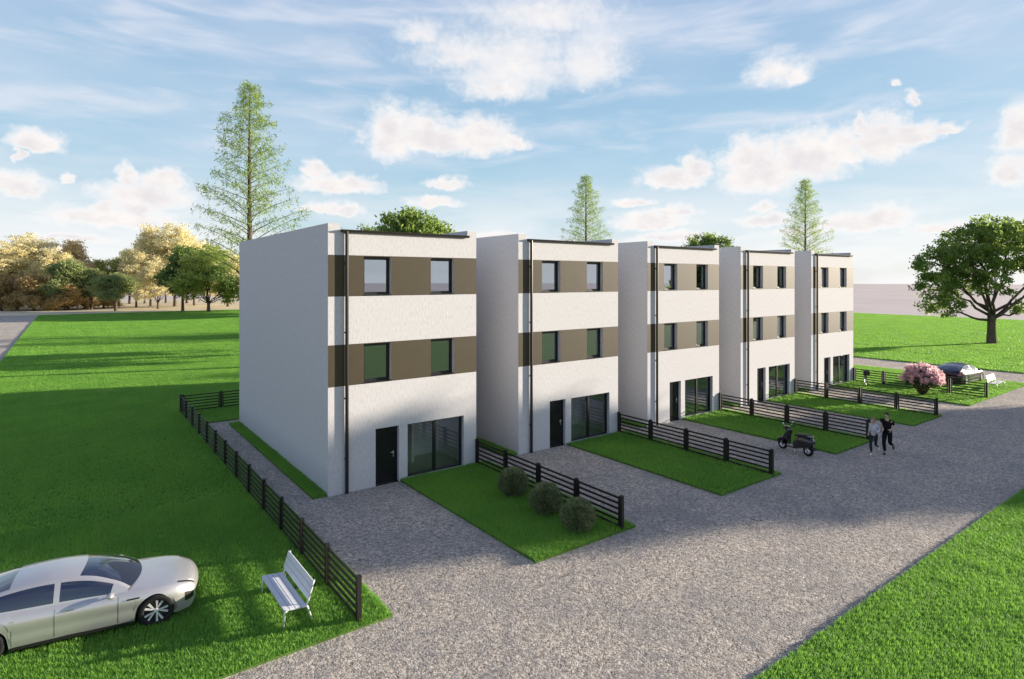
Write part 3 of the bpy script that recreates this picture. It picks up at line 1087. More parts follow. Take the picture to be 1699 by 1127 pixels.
# flowering pink shrub
rng = np.random.default_rng(12)
tips = []
for k in range(230):
    d = unit(rng.normal(size=3))
    d[2] = abs(d[2]) * .9 - .12
    r = rng.uniform(.72, 1.0)
    tips.append(np.array([d[0] * 1.2 * r, d[1] * 1.2 * r, .92 + d[2] * 1.0 * r]))
tips = np.array(tips)
tips[:, 2] = np.maximum(tips[:, 2], .3)
C, A = [], []
for p in tips:
    d = unit(p - np.array([0, 0, .4]))
    for _ in range(46):
        s = rng.uniform(0, 1)
        C.append(p + d * (s * .34 - .1) + rng.normal(size=3) * .085 * (1 - .6 * s))
        A.append(d)
pk = leaf_mesh('blossom', np.array(C), .085, .06, rng, axis=np.array(A), jitter=1.2)
pk.materials.append(LF['pink'])
n = 5000
d = unit(rng.normal(size=(n, 3)))
d[:, 2] = np.where(d[:, 2] < -.4, -d[:, 2], d[:, 2])
r = rng.uniform(.3, 1, n) ** .5
Cg = np.stack([d[:, 0] * 1.08 * r, d[:, 1] * 1.08 * r, .85 + d[:, 2] * .85 * r], 1)
Cg[:, 2] = np.maximum(Cg[:, 2], .06)
gl = leaf_mesh('leaves', Cg, .13, .06, rng)
gl.materials.append(LF['shrub'])
root = empty('flowering_shrub', (36.75, -5.1, LZ), 0.0, 'pink flowering shrub on the lawn of the far right house', 'shrub')
root.scale = (.94, .94, 1.1)
obj('blossom', pk, None, root)
obj('foliage', gl, None, root)
mb = MB()
for p in tips[::5]:
    mb.tube(curve_pts((0, 0, -.05), p * .95, .06, rng, 5), [.03, .024, .018, .012, .006], 5, caps=False)
mb.build('stem', M['bark'], root)

# ------------------------------------------------------------------ grass blades
GRASS = leafy('lawn_grass', (0.088, 0.268, 0.043), (0.30, 0.54, 0.085), 0.5, 0.45, nscale=0.35, spec=0.35)



def blade_tile(name, size, n, h, w, seed, mat=None):
    rng = np.random.default_rng(seed)
    P = np.zeros((n, 3))
    P[:, :2] = rng.uniform(-size / 2, size / 2, (n, 2))
    az = rng.uniform(0, 2 * math.pi, n)
    clump = 0.85 + 0.18 * np.sin(P[:, 0] * 9.1 / size * 1.3 + 1) * np.sin(P[:, 1] * 8.3 / size * 1.2 + 2)
    hh = h * rng.uniform(.55, 1.25, n) * clump
    lean = rng.uniform(.1, .75, n) * hh
    ww = w * rng.uniform(.7, 1.3, n)
    s = np.stack([-np.sin(az), np.cos(az), 0 * az], 1) * ww[:, None] / 2
    f = np.stack([np.cos(az), np.sin(az), 0 * az], 1)
    up = np.array([0, 0, 1.0])
    mid = P + f * (lean * .35)[:, None] + up * (hh * .62)[:, None]
    tip = P + f * lean[:, None] + up * hh[:, None]
    V = np.stack([P - s, P + s, mid + s * .8, mid - s * .8, tip], 1).reshape(-1, 3)
    b = np.arange(n, dtype=np.int32)[:, None] * 5
    me = fast_mesh(name, V, quads=b + np.array([[0, 1, 2, 3]]), tris=b + np.array([[3, 2, 4]]))
    at = me.attributes.new('tone', 'FLOAT', 'POINT')
    at.data.foreach_set('value', np.repeat(rng.uniform(0, 1, n), 5).astype(np.float32))
    me.materials.append(mat or GRASS)
    return bpy.data.objects.new(name, me)       # kept out of the scene: only a source for the sheets below


TILES = {'near': (blade_tile('blade_tile', .5, 800, .105, .0105, 1), .5), 'mid': (blade_tile('blade_tile', 1.0, 1000, .10, .022, 2), 1.0),
         'far': (blade_tile('blade_tile', 2.0, 1100, .11, .05, 3), 2.0)}


def grass_sheet(name, tile, pts, label):
    src, size = TILES[tile]
    rng = random.Random(len(pts))
    me = bpy.data.meshes.new(name)
    me.from_pydata([p[:3] for p in pts], [], [])
    ar = me.attributes.new('turn', 'FLOAT_VECTOR', 'POINT')
    as_ = me.attributes.new('size', 'FLOAT_VECTOR', 'POINT')
    for i, p in enumerate(pts):
        ar.data[i].vector = (0, 0, rng.randrange(4) * math.pi / 2)
        k = rng.uniform(.85, 1.15)
        as_.data[i].vector = (p[3], p[3], k)
    o = obj(name, me)
    ng = bpy.data.node_groups.new(name + '_spread', 'GeometryNodeTree')
    ng.interface.new_socket('Geometry', in_out='INPUT', socket_type='NodeSocketGeometry')
    ng.interface.new_socket('Geometry', in_out='OUTPUT', socket_type='NodeSocketGeometry')
    N = ng.nodes
    gi, go = N.new('NodeGroupInput'), N.new('NodeGroupOutput')
    oi = N.new('GeometryNodeObjectInfo')
    oi.inputs['Object'].default_value = src
    oi.inputs['As Instance'].default_value = True
    ip = N.new('GeometryNodeInstanceOnPoints')
    a1 = N.new('GeometryNodeInputNamedAttribute')
    a1.data_type = 'FLOAT_VECTOR'
    a1.inputs['Name'].default_value = 'turn'
    a2 = N.new('GeometryNodeInputNamedAttribute')
    a2.data_type = 'FLOAT_VECTOR'
    a2.inputs['Name'].default_value = 'size'
    ng.links.new(gi.outputs[0], ip.inputs['Points'])
    ng.links.new(oi.outputs['Geometry'], ip.inputs['Instance'])
    ng.links.new(a1.outputs[0], ip.inputs['Rotation'])
    ng.links.new(a2.outputs[0], ip.inputs['Scale'])
    ng.links.new(ip.outputs[0], go.inputs[0])
    md = o.modifiers.new('spread', 'NODES')
    md.node_group = ng
    return tag(o, label, 'grass', kind='stuff')


def fill(rect, tile, keep=None):
    x0, y0, x1, y1 = rect
    s = TILES[tile][1]
    nx, ny = max(1, round((x1 - x0) / s)), max(1, round((y1 - y0) / s))
    out = []
    jr = random.Random(7)
    sc = ((x1 - x0) / nx / s + (y1 - y0) / ny / s) / 2
    for i in range(nx):
        for j in range(ny):
            x, y = x0 + (i + .5) * (x1 - x0) / nx, y0 + (j + .5) * (y1 - y0) / ny
            if keep is None or keep(x, y):
                jx = s * .06 if tile == 'far' and x0 + s < x < x1 - s else 0
                jy = s * .06 if tile == 'far' and y0 + s < y < y1 - s else 0
                out.append((x + jr.uniform(-jx, jx), y + jr.uniform(-jy, jy), LZ - .006, min(sc, 1.04) * (1.12 if jx else 1)))
    return out


def in_view(x, y):
    d = np.array([x, y]) - CAMP
    z, r = d @ FW, d @ RT
    return z > 4 and abs(r) < z * 0.885 + 2.5


nearp = fill((-12, -8.05, -1.4, 2), 'near', in_view) + fill((2.70, -8.0, 6.56, -.03), 'near') + fill((-.5, .05, -.02, 13.2), 'near')
nearp += fill((2, -20, 24, -14.05), 'near', in_view)
midp = fill((-12, 2, -1.4, 14), 'mid', in_view) + fill((-12, 14, 6, 40), 'mid', in_view)
for k in (1, 2, 3):
    midp += fill((2.70 + SP * k, -8, 6.56 + SP * k, -.03), 'mid')
for k in (1, 2, 3, 4):
    midp += fill((-.5 + SP * k, .05, -.02 + SP * k, 13.2), 'near') if False else []
midp += fill((35.45, -8, 47.6, -.03), 'mid') + fill((39.02, 0, 47.6, 14), 'mid') + fill((24, -18, 60, -14.05), 'mid', in_view)
smallp = []
for k in (1, 2, 3, 4):
    smallp += fill((-.5 + SP * k, .05, -.02 + SP * k, 6), 'near')
farp = fill((-12, 40, 47.6, 137), 'far', in_view) + fill((6, 14, 47.6, 40), 'far', in_view) + fill((53.5, -8, 132, 100), 'far', in_view)
grass_sheet('lawn_grass', 'near', nearp + smallp, 'short green lawn grass close to the camera')
grass_sheet('lawn_grass', 'mid', midp, 'short green grass of the gardens and middle lawn')
grass_sheet('lawn_grass', 'far', farp, 'short green grass of the far lawns')
# ------------------------------------------------------------------ benches
M['benchw'] = pmat('white_bench_paint', (0.66, 0.67, 0.70), 0.4, spec=0.5, var=0.05, vscale=4)
M['alu'] = pmat('light_aluminium', (0.72, 0.73, 0.76), 0.35, metal=0.6)


def make_bench(label):
    root = empty('park_bench', (0, 0, 0), 0, label, 'bench')
    L = 0.92
    m = MB()
    for i in range(4):
        y0 = -0.27 + i * 0.122
        z = 0.45 - i * 0.012
        m.add([(-L, y0, z - .035), (L, y0, z - .035), (L, y0 + .114, z - .047), (-L, y0 + .114, z - .047),
               (-L, y0, z), (L, y0, z), (L, y0 + .114, z - .012), (-L, y0 + .114, z - .012)],
              [(0, 3, 2, 1), (4, 5, 6, 7), (0, 1, 5, 4), (1, 2, 6, 5), (2, 3, 7, 6), (3, 0, 4, 7)])
    m.build('seat', M['benchw'], root, bevel=.006)
    m = MB()
    d = Vector((0, math.sin(R(17)), math.cos(R(17))))
    nrm = Vector((0, math.cos(R(17)), -math.sin(R(17))))
    o = Vector((0, 0.235, 0.50))
    for i in range(3):
        a = o + d * (i * .135)
        b = a + d * .127
        vs = []
        for q in (a, b):
            for t in (0, .03):
                for x in (-L, L):
                    p = q + nrm * t
                    vs.append((x, p.y, p.z))
        m.add(vs, [(0, 1, 5, 4), (2, 6, 7, 3), (0, 2, 3, 1), (4, 5, 7, 6), (0, 4, 6, 2), (1, 3, 7, 5)])
    m.build('backrest', M['benchw'], root, bevel=.005)
    for sx in (-1, 1):
        x = sx * (L - .05)
        for nm, pts in (('front_leg', [(x, -.20, .40), (x, -.235, .36), (x, -.26, .12), (x, -.275, -.03)]),
                        ('rear_leg', [(x, .20, .39), (x, .235, .34), (x, .31, .12), (x, .35, -.03)])):
            m = MB()
            m.tube(pts, [.028, .027, .022, .02], 8)
            m.build(nm, M['alu'], root, smooth=True)
        m = MB()
        m.tube([(x, -.22, .40), (x, 0, .375), (x, .2, .37), (x, .245, .42), (x, .275, .50), (x, .395, .88)], [.02, .022, .024, .022, .018, .012], 8)
        m.build('side_frame', M['alu'], root, smooth=True)
    return root


bench = make_bench('white slatted bench on the lawn beside the silver car, facing left')
bench.location = (-3.24, -6.33, LZ - .02)
bench.rotation_euler = (0, 0, R(-90))
b2 = copy_tree(bench)
b2.location = (43.6, -7.15, LZ)
b2.rotation_euler = (0, 0, R(2))
b2['label'] = 'small far bench on the lawn corner beside the dark car'

# ------------------------------------------------------------------ cars
M['silver'] = pmat('silver_car_paint', (0.54, 0.525, 0.52), 0.30, metal=0.55, coat=0.8)
M['carblk'] = pmat('dark_car_paint', (0.012, 0.011, 0.015), 0.28, metal=0.1, coat=0.5)
M['carglass'] = pmat('tinted_car_glass', (0.010, 0.015, 0.034), 0.03, spec=0.9, coat=1.0)
M['trim'] = pmat('black_car_trim', (0.012, 0.012, 0.013), 0.45)
M['rubber'] = pmat('tyre_rubber', (0.018, 0.018, 0.019), 0.8, spec=0.2, bump=0.3, bscale=60)
M['rim'] = pmat('polished_alloy', (0.80, 0.80, 0.82), 0.3, metal=0.35, coat=.5)
M['lamp'] = pmat('clear_headlamp', (0.55, 0.57, 0.60), 0.08, spec=0.9, coat=1.0)
M['redlamp'] = pmat('red_tail_lamp', (0.30, 0.008, 0.010), 0.12, spec=0.8, coat=1.0)


def itp(x, tab):
    xs = [a for a, _ in tab]
    ys = [b for _, b in tab]
    # smooth (monotone-ish) interpolation
    i = np.clip(np.searchsorted(xs, x) - 1, 0, len(xs) - 2)
    X, Y = np.array(xs), np.array(ys)
    m = np.gradient(Y, X)
    h = X[i + 1] - X[i]
    t = np.clip((x - X[i]) / h, 0, 1)
    return (2 * t**3 - 3 * t**2 + 1) * Y[i] + (t**3 - 2 * t**2 + t) * h * m[i] + (-2 * t**3 + 3 * t**2) * Y[i + 1] + (t**3 - t**2) * h * m[i + 1]


ZS = [(-2.48, .86), (-2.2, .955), (-1.6, .965), (-1.0, .925), (0, .895), (.95, .875), (1.4, .85), (1.9, .805), (2.25, .73), (2.48, .66)]
ZC = [(-2.48, .93), (-2.1, 1.03), (-1.6, 1.10), (0, 1.0), (1.0, .955), (1.5, .905), (2.0, .845), (2.3, .765), (2.48, .66)]
AX, WR = 1.48, 0.355


def body_grid(ns=12, nt=14):
    base = np.linspace(-2.48, 2.30, 70)
    extra = np.concatenate([np.linspace(s * AX - .41, s * AX + .41, 44) for s in (-1, 1)])
    nose = 2.30 + .18 * np.sin(np.linspace(0, 1, 10) * math.pi / 2)
    X = np.unique(np.round(np.concatenate([base, extra, nose]), 4))
    G = np.zeros((len(X), 2 * (ns + nt) - 1, 3))
    for i, x in enumerate(X):
        w = .955
        if x > 1.2: w -= .27 * ((x - 1.2) / 1.28) ** 2.6
        if x < -1.4: w -= .15 * ((-1.4 - x) / 1.08) ** 2.2
        w -= .018 * math.exp(-((x + .05) / .8) ** 2)
        zl = .215 - (.03 if x > 1.9 else 0)
        for s in (-1, 1):
            q = .392 ** 2 - (x - s * AX) ** 2
            if q > 0: zl = max(zl, WR - .01 + math.sqrt(q))
        zs, zc = float(itp(x, ZS)), float(itp(x, ZC))
        ys = w - .105
        pts = []
        for k in range(ns):
            t = k / (ns - 1)
            z = zl + (zs - zl) * t
            y = w - .045 * max(0, (.44 - z) / .25) ** 1.5 - .016 * math.exp(-((z - .50) / .09) ** 2) * (1 if abs(x) < 1.1 else max(0, 1 - (abs(x) - 1.1) / .3)) \
                - (w - ys) * max(0, (z - (zs - .24)) / .24) ** 2.3
            pts.append((y, z))
        for k in range(1, nt + 1):
            s = k / nt
            pts.append((ys * (1 - s), zs + (zc - zs) * (1 - (1 - s) ** 2.3)))
        pts = np.array(pts)
        e = 0
        if x > 2.30: e = (x - 2.30) / .18
        if x < -2.36: e = (-2.36 - x) / .12
        if e > 0:
            gfac = math.sqrt(max(0, 1 - min(1, e) ** 2))
            zm = .50 if x > 0 else .70
            pts[:, 1] = zm + (pts[:, 1] - zm) * (.30 + .70 * gfac)
            pts[:, 0] *= .90 + .10 * gfac
        full = np.concatenate([np.stack([-pts[:, 0], pts[:, 1]], 1), np.stack([pts[::-1][1:, 0], pts[::-1][1:, 1]], 1)])
        bow = 0
        xx = np.full(len(full), x)
        if x > 1.3: bow = -.26 * ((x - 1.3) / 1.18) ** 1.5
        if x < -1.6: bow = .20 * ((-1.6 - x) / .88) ** 1.5
        xx = xx + bow * (np.abs(full[:, 0]) / .9) ** 2.4
        xx = np.where(xx > AX + .40, AX + .40 + (xx - AX - .40) * .72, xx)
        G[i, :, 0] = xx
        G[i, :, 1] = full[:, 0]
        G[i, :, 2] = full[:, 1]
    return X, G


def grid_mesh(name, G, mask=None, push=0.0):
    n, m, _ = G.shape
    du = np.gradient(G, axis=0)
    dv = np.gradient(G, axis=1)
    N = unit(np.cross(dv, du))
    if N[n // 2, m // 2, 2] < 0: N = -N
    V = (G + N * push).reshape(-1, 3)
    I = np.arange(n * m).reshape(n, m)
    Q = np.stack([I[:-1, :-1], I[:-1, 1:], I[1:, 1:], I[1:, :-1]], -1)
    Q = Q[mask] if mask is not None else Q.reshape(-1, 4)
    used, inv = np.unique(Q, return_inverse=True)
    return fast_mesh(name, V[used], quads=inv.reshape(-1, 4))


def make_car(paint, label):
    root = empty('parked_car', (0, 0, 0), 0, label, 'car')
    ns, nt = 12, 14
    X, G = body_grid(ns, nt)
    o = obj('body', grid_mesh('car_body', G), paint, root, True)
    cap = MB()
    for i in (0, len(X) - 1):
        cap.add([tuple(p) for p in G[i]], [tuple(range(G.shape[1]))])
    cap.build('bumper', paint, root)
    xc = (X[:-1] + X[1:]) / 2
    cols = G.shape[1] - 1
    J = np.arange(cols)[None, :]
    XX = xc[:, None]
    side_r = J < ns - 1
    side_l = J >= cols - (ns - 1)
    # doors: skins a hair proud of the body with the gaps between them left open
    for sd, side in ((-1, side_r), (1, side_l)):
        row = np.where(side_r, J, cols - 1 - J)
        for nm, a, b in (('front_door', -.315, .80), ('rear_door', -1.30, -.335)):
            mk = side & (XX > a) & (XX < b) & (row >= 1) & (row <= 10) & np.ones_like(XX, bool)
            if nm == 'rear_door':
                mk &= (XX > -1.02 - .028 * (row - 4) * 0) | (row > 5)
            dme = grid_mesh('car_' + nm, G, mk, .004)
            do = obj(nm, dme, paint, root, True)
            hm = MB()
            hx = a + .20
            hm.box(hx - .11, sd * .938 - .006, .765, hx + .11, sd * .938 + .006, .79)
            hm.build('handle', M['silver'] if paint is M['silver'] else M['trim'], do, bevel=.004)
        # dark gaps
        for xg, lo in ((.81, .24), (-.325, .24), (-1.31, .62)):
            i = int(np.argmin(abs(X - xg)))
            js = range(0, 11) if sd < 0 else range(G.shape[1] - 1, G.shape[1] - 12, -1)
            pts = [tuple(G[i, j] + np.array([0, sd * .0035, 0])) for j in js if G[i, j, 2] > lo]
            t = MB()
            t.tube(pts, .004, 5)
            t.build('door_gap', M['trim'], root)
        # vent behind the front wheel, sill
        v = MB()
        v.box(.93, sd * .951 - .008, .725, 1.17, sd * .951 + .008, .755)
        v.build('fender_vent', M['trim'], root, bevel=.004)
        s = MB()
        s.box(-1.07, sd * .885 - .035, .175, 1.07, sd * .885 + .035, .262)
        s.build('sill', M['trim'], root, bevel=.012)
        # wing mirror
        mm = MB()
        mm.ball((.64, sd * .995, .93), (.07, .10, .058), 14, 10)
        mo = mm.build('wing_mirror', paint, root, True)
        mm = MB()
        mm.tube([(.68, sd * .86, .86), (.66, sd * .93, .88), (.64, sd * .975, .915)], [.022, .018, .02], 6)
        mm.build('mirror_arm', M['trim'], mo)
        # headlight: narrow slit along the nose, lower intake
        hl = (np.abs(XX - 2.21) < .16) & ((row == 11) | (row == 12)) if False else (XX > 1.98) & (XX < 2.42) & ((J == 12) if sd < 0 else (J == cols - 13))
        obj('headlight', grid_mesh('car_headlight', G, hl, .005), M['trim'], root, True)
        hs = (XX > 2.02) & (XX < 2.40) & ((J == 13) if sd < 0 else (J == cols - 14))
        obj('daylight_strip', grid_mesh('car_strip', G, hs & (XX > 2.2), .004), M['lamp'], root, True)
        it = (XX > 2.24) & (XX < 2.46) & (row >= 4) & (row <= 7) & (side)
        obj('air_intake', grid_mesh('car_intake', G, it, .005), M['trim'], root, True)
        tl = (XX < -2.22) & (row >= 8) & (row <= 10) & side
        obj('tail_light', grid_mesh('car_tail', G, tl, .005), M['redlamp'], root, True)
    lip = MB()
    for k in range(0, 1):
        lip.tube([(2.18 - .19 * (abs(y) / .75) ** 2.4 * 1.05, y, .205) for y in np.linspace(-.74, .74, 17)], .03, 6)
    lip.build('front_lip', M['trim'], root)
    rb = MB()
    rb.tube([(-2.40 + .20 * (abs(y) / .8) ** 2.4, y, .34) for y in np.linspace(-.78, .78, 17)], .085, 8)
    rb.build('rear_diffuser', M['trim'], root)
    pl = MB()
    pl.tube([(-2.475 + .19 * (abs(y) / .78) ** 2.4, y, .80) for y in np.linspace(-.62, .62, 15)], .018, 6)
    pl.build('light_bar', M['redlamp'], root)
    # underbody and wheel housings
    u = MB()
    u.box(-2.25, -.60, .18, 2.15, .60, .62)
    u.box(-1.05, -.88, .19, 1.05, .88, .60)
    for sx in (-1, 1):
        for sy in (-1, 1):
            vs, fs = [], []
            for k in range(19):
                an = R(-10 + 200 * k / 18)
                for y in (.58, .905):
                    vs.append((sx * AX + .388 * math.cos(an), sy * y, WR - .01 + .388 * math.sin(an)))
            fs = [(2 * k, 2 * k + 1, 2 * k + 3, 2 * k + 2) for k in range(18)]
            u.add(vs, fs)
    u.build('underbody', M['trim'], root)
    # cabin
    xs = np.unique(np.round(np.concatenate([np.linspace(-2.24, .93, 64), [-.37, -.27, -1.62, .62, -.02]]), 4))
    ZT = [(-2.24, 1.01), (-2.0, 1.105), (-1.6, 1.255), (-1.2, 1.36), (-.8, 1.415), (-.4, 1.425), (-.1, 1.395), (.2, 1.315), (.5, 1.19), (.75, 1.065), (.93, .945)]
    na, nb = 9, 12
    K = np.zeros((len(xs), 2 * (na + nb) - 1, 3))
    for i, x in enumerate(xs):
        zb = float(itp(x, ZS)) - .015
        zt = max(float(itp(x, ZT)), zb + .004)
        w = .955 - (.15 * ((-1.4 - x) / 1.08) ** 2.2 if x < -1.4 else 0)
        yb = w - .115
        h = min(1, max(0, (zt - zb) / .52))
        yr = yb - (yb - .60) * h ** .85
        zr = zb + (zt - zb) * .84
        pts = []
        for k in range(na):
            t = k / (na - 1)
            y = yb + (yr - yb) * t + .030 * h * math.sin(math.pi * t)
            pts.append((y, zb + (zr - zb) * t))
        for k in range(1, nb + 1):
            s = k / nb
            pts.append((yr * (1 - s), zr + (zt - zr) * (1 - (1 - s) ** 2.4)))
        pts = np.array(pts)
        full = np.concatenate([np.stack([-pts[:, 0], pts[:, 1]], 1), np.stack([pts[::-1][1:, 0], pts[::-1][1:, 1]], 1)])
        f = np.clip((x + .35) / .6, 0, 1)
        f = f * f * (3 - 2 * f)
        K[i, :, 0] = x + .22 * f * (1 - np.clip(np.abs(full[:, 0]) / max(yb, .1), 0, 1) ** 2)
        K[i, :, 1] = full[:, 0]
        K[i, :, 2] = full[:, 1]
    xk = (xs[:-1] + xs[1:]) / 2
    ck = K.shape[1] - 1
    Jk = np.arange(ck)[None, :]
    XK = xk[:, None]
    row = np.minimum(Jk, ck - 1 - Jk)
    hh = ((K[:-1, na - 1, 2] - K[:-1, 0, 2]))[:, None]
    sideg = (row >= 1) & (row <= 6) & (XK > -1.62) & (XK < .62) & (hh > .10)
    pill = (XK > -.37) & (XK < -.27)
    wind = (row >= na) & (XK > -.02) & (XK < .93)
    rear = (row >= na) & (XK > -2.02) & (XK < -1.12)
    shell = ~((sideg & ~pill) | wind | rear)
    obj('roof', grid_mesh('car_roof', K, shell), paint, root, True)
    obj('windscreen', grid_mesh('car_windscreen', K, wind, -.003), M['carglass'], root, True)
    obj('rear_window', grid_mesh('car_rear_window', K, rear, -.003), M['carglass'], root, True)
    for sd in (0, 1):
        sm = (Jk < ck // 2) if sd == 0 else (Jk >= ck // 2)
        for rg in ((-1.62, -.37), (-.27, .62)):
            obj('side_window', grid_mesh('car_side_window', K, sideg & sm & (XK > rg[0]) & (XK < rg[1]), -.004), M['carglass'], root, True)
    # wheels
    tyre = MB()
    wv = .118
    tyre.lathe([(.235, -wv + .01), (.262, -wv), (.315, -wv), (.342, -wv + .018), (.352, -wv + .045), (.354, 0), (.352, wv - .045), (.342, wv - .018), (.315, wv), (.262, wv), (.235, wv - .01)], (0, 0, 0), 'y', 40, close=True)
    tme = tyre.mesh('car_tyre')
    tme.materials.append(M['rubber'])
    tme.polygons.foreach_set('use_smooth', [True] * len(tme.polygons))
    rm = MB()
    rm.lathe([(.262, -wv + .004), (.250, -wv + .02), (.244, 0), (.248, wv - .02)], (0, 0, 0), 'y', 40)
    for k in range(5):
        for da in (-.16, .16):
            a0 = 2 * math.pi * k / 5
            a1 = a0 + da * 1.55
            p0 = Vector((math.cos(a0 + da * .3) * .045, -wv + .035, math.sin(a0 + da * .3) * .045))
            p1 = Vector((math.cos(a1) * .252, -wv + .012, math.sin(a1) * .252))
            d = (p1 - p0).normalized()
            s = d.cross(Vector((0, 1, 0))).normalized()
            vs = []
            for p, wd in ((p0, .013), (p1, .024)):
                for sx, yy in ((-1, 0), (1, 0), (1, .03), (-1, .03)):
                    q = p + s * sx * wd
                    vs.append((q.x, q.y + yy, q.z))
            rm.add(vs, [(0, 1, 2, 3), (7, 6, 5, 4), (0, 4, 5, 1), (1, 5, 6, 2), (2, 6, 7, 3), (3, 7, 4, 0)])
    rm.lathe([(0, -wv + .02), (.04, -wv + .02), (.05, -wv + .04), (.05, -.02)], (0, 0, 0), 'y', 16)
    rme = rm.mesh('car_rim')
    rme.materials.append(M['rim'])
    dk = MB()
    dk.lathe([(0, -.045), (.243, -.045)], (0, 0, 0), 'y', 32)
    dme = dk.mesh('car_brake_disc')
    dme.materials.append(M['trim'])
    for sx in (-1, 1):
        for sy in (-1, 1):
            wo = obj('wheel', tme, None, root)
            wo.location = (sx * AX, sy * .825, WR)
            if sy > 0: wo.rotation_euler = (0, 0, math.pi)
            obj('rim', rme, None, wo)
            obj('brake_disc', dme, None, wo)
    return root


car = make_car(M['silver'], 'silver sedan parked on the lawn at the lower left, beside the white bench')
car.location = (-6.93, -4.30, LZ - .03)
car.scale = (.97, .98, .955)
car.rotation_euler = (0, 0, R(-8.7))
dark = copy_tree(car)
dark.scale = (1, 1, 1)
dark.location = (44.9, -4.65, LZ - .02)
dark.rotation_euler = (0, 0, R(-1))
dark['label'] = 'dark sedan parked on the far lawn behind the pink shrub'
DK = {}
for ch in dark.children_recursive:
    if ch.type == 'MESH' and ch.data.materials and ch.data.materials[0] == M['silver']:
        me = DK.get(ch.data.name)
        if me is None:
            key = ch.data.name
            me = ch.data.copy()
            me.materials[0] = M['carblk']
            DK[key] = me
        ch.data = me

# ------------------------------------------------------------------ scooter
M['scbody'] = pmat('dark_brown_scooter_paint', (0.016, 0.014, 0.015), 0.25, metal=0.1, coat=0.8)
M['seat'] = pmat('black_vinyl', (0.010, 0.010, 0.011), 0.5)
M['mat'] = pmat('pale_foot_mat', (0.48, 0.46, 0.38), 0.7)


def small_wheel(r, w, rim_r, parent, loc, spokes=5):
    t = MB()
    t.lathe([(rim_r, -w * .8), (r - .01, -w), (r, -w * .4), (r, w * .4), (r - .01, w), (rim_r, w * .8)], (0, 0, 0), 'y', 28, close=True)
    wo = t.build('wheel', M['rubber'], parent, True, loc=loc)
    t = MB()
    t.lathe([(rim_r + .005, -w * .6), (rim_r - .012, -w * .3), (rim_r - .012, w * .3), (rim_r + .005, w * .6)], (0, 0, 0), 'y', 24)
    for k in range(spokes):
        a = 2 * math.pi * k / spokes
        t.tube([(0, 0, 0), (math.cos(a) * rim_r, 0, math.sin(a) * rim_r)], .012, 5)
    t.lathe([(0, -w), (.035, -w), (.035, w), (0, w)], (0, 0, 0), 'y', 12)
    t.build('rim', M['steel'], wo)
    return wo


def section_loft(name, secs, mat, parent, n=14):
    """secs: (x, z_low, z_high, half_width): rounded box sections"""
    V, F = [], []
    for (x, z0, z1, hw) in secs:
        for k in range(n):
            a = 2 * math.pi * k / n
            c, s = math.cos(a), math.sin(a)
            c = math.copysign(abs(c) ** .6, c)
            s = math.copysign(abs(s) ** .6, s)
            V.append((x, hw * c, (z0 + z1) / 2 + (z1 - z0) / 2 * s))
    m = MB()
    L = len(secs)
    for i in range(L - 1):
        for k in range(n):
            k2 = (k + 1) % n
            F.append((i * n + k, i * n + k2, (i + 1) * n + k2, (i + 1) * n + k))
    F.append(tuple(range(n)))
    F.append(tuple((L - 1) * n + k for k in reversed(range(n))))
    m.add(V, F)
    return m.build(name, mat, parent, True)


sc = empty('motor_scooter', (18.05, -6.78, .004), R(79), 'dark motor scooter parked on the gravel beside the middle house lawn', 'scooter')
small_wheel(.225, .05, .135, sc, (.64, 0, .225))
small_wheel(.225, .055, .135, sc, (-.64, 0, .225))
section_loft('body', [(-.92, .50, .68, .07), (-.82, .40, .76, .16), (-.62, .33, .80, .22), (-.40, .28, .79, .23), (-.20, .22, .73, .21), (-.08, .20, .62, .18), (0.0, .20, .45, .15)], M['scbody'], sc)
section_loft('seat', [(-.80, .755, .83, .10), (-.68, .76, .90, .16), (-.45, .77, .895, .17), (-.22, .745, .865, .16), (-.06, .71, .81, .12), (0.0, .70, .75, .08)], M['seat'], sc)
m = MB()
m.box(-.14, -.17, .20, .36, .17, .26)
m.build('floorboard', M['scbody'], sc, bevel=.02)
m = MB()
m.box(-.10, -.15, .262, .34, .15, .272)
m.build('foot_mat', M['mat'], sc)
m = MB()
n = 9
for i in range(n):
    t = i / (n - 1)
    x = .33 + .19 * (1 - t) ** 0 * 0 + (.12 - .16 * t + .06 * math.sin(math.pi * t))
    z = .24 + .66 * t
    hw = .25 - .06 * t + .05 * math.sin(math.pi * t)
    for k in range(9):
        s = -1 + 2 * k / 8
        m.v.append((x + .10 * (1 - s * s), hw * s, z))
for i in range(n - 1):
    for k in range(8):
        a = i * 9 + k
        m.f.append((a, a + 1, a + 10, a + 9))
        m.mi.append(0)
shield = m.build('leg_shield', M['scbody'], sc, True)
sm = shield.modifiers.new('thick', 'SOLIDIFY')
sm.thickness = .03
section_loft('front_fender', [(.36, .30, .46, .06), (.48, .37, .52, .10), (.64, .42, .56, .11), (.80, .37, .51, .09), (.92, .27, .38, .04)], M['scbody'], sc)
m = MB()
m.tube([(.62, 0, .24), (.56, 0, .5), (.44, 0, .95)], .03, 8)
m.build('steering_column', M['trim'], sc, True)
hb = section_loft('headset', [(.30, .95, 1.03, .06), (.38, .92, 1.07, .12), (.47, .92, 1.06, .12), (.54, .95, 1.03, .07)], M['scbody'], sc)
m = MB()
m.lathe([(0, .565), (.055, .56), (.065, .53), (.06, .50)], (0, 0, .985), 'x', 16)
m.build('headlight', M['lamp'], hb, True)
m = MB()
m.tube([(.30, -.36, 1.0), (.36, -.2, 1.02), (.40, 0, 1.01), (.36, .2, 1.02), (.30, .36, 1.0)], .016, 8)
m.build('handlebar', M['seat'], sc, True)
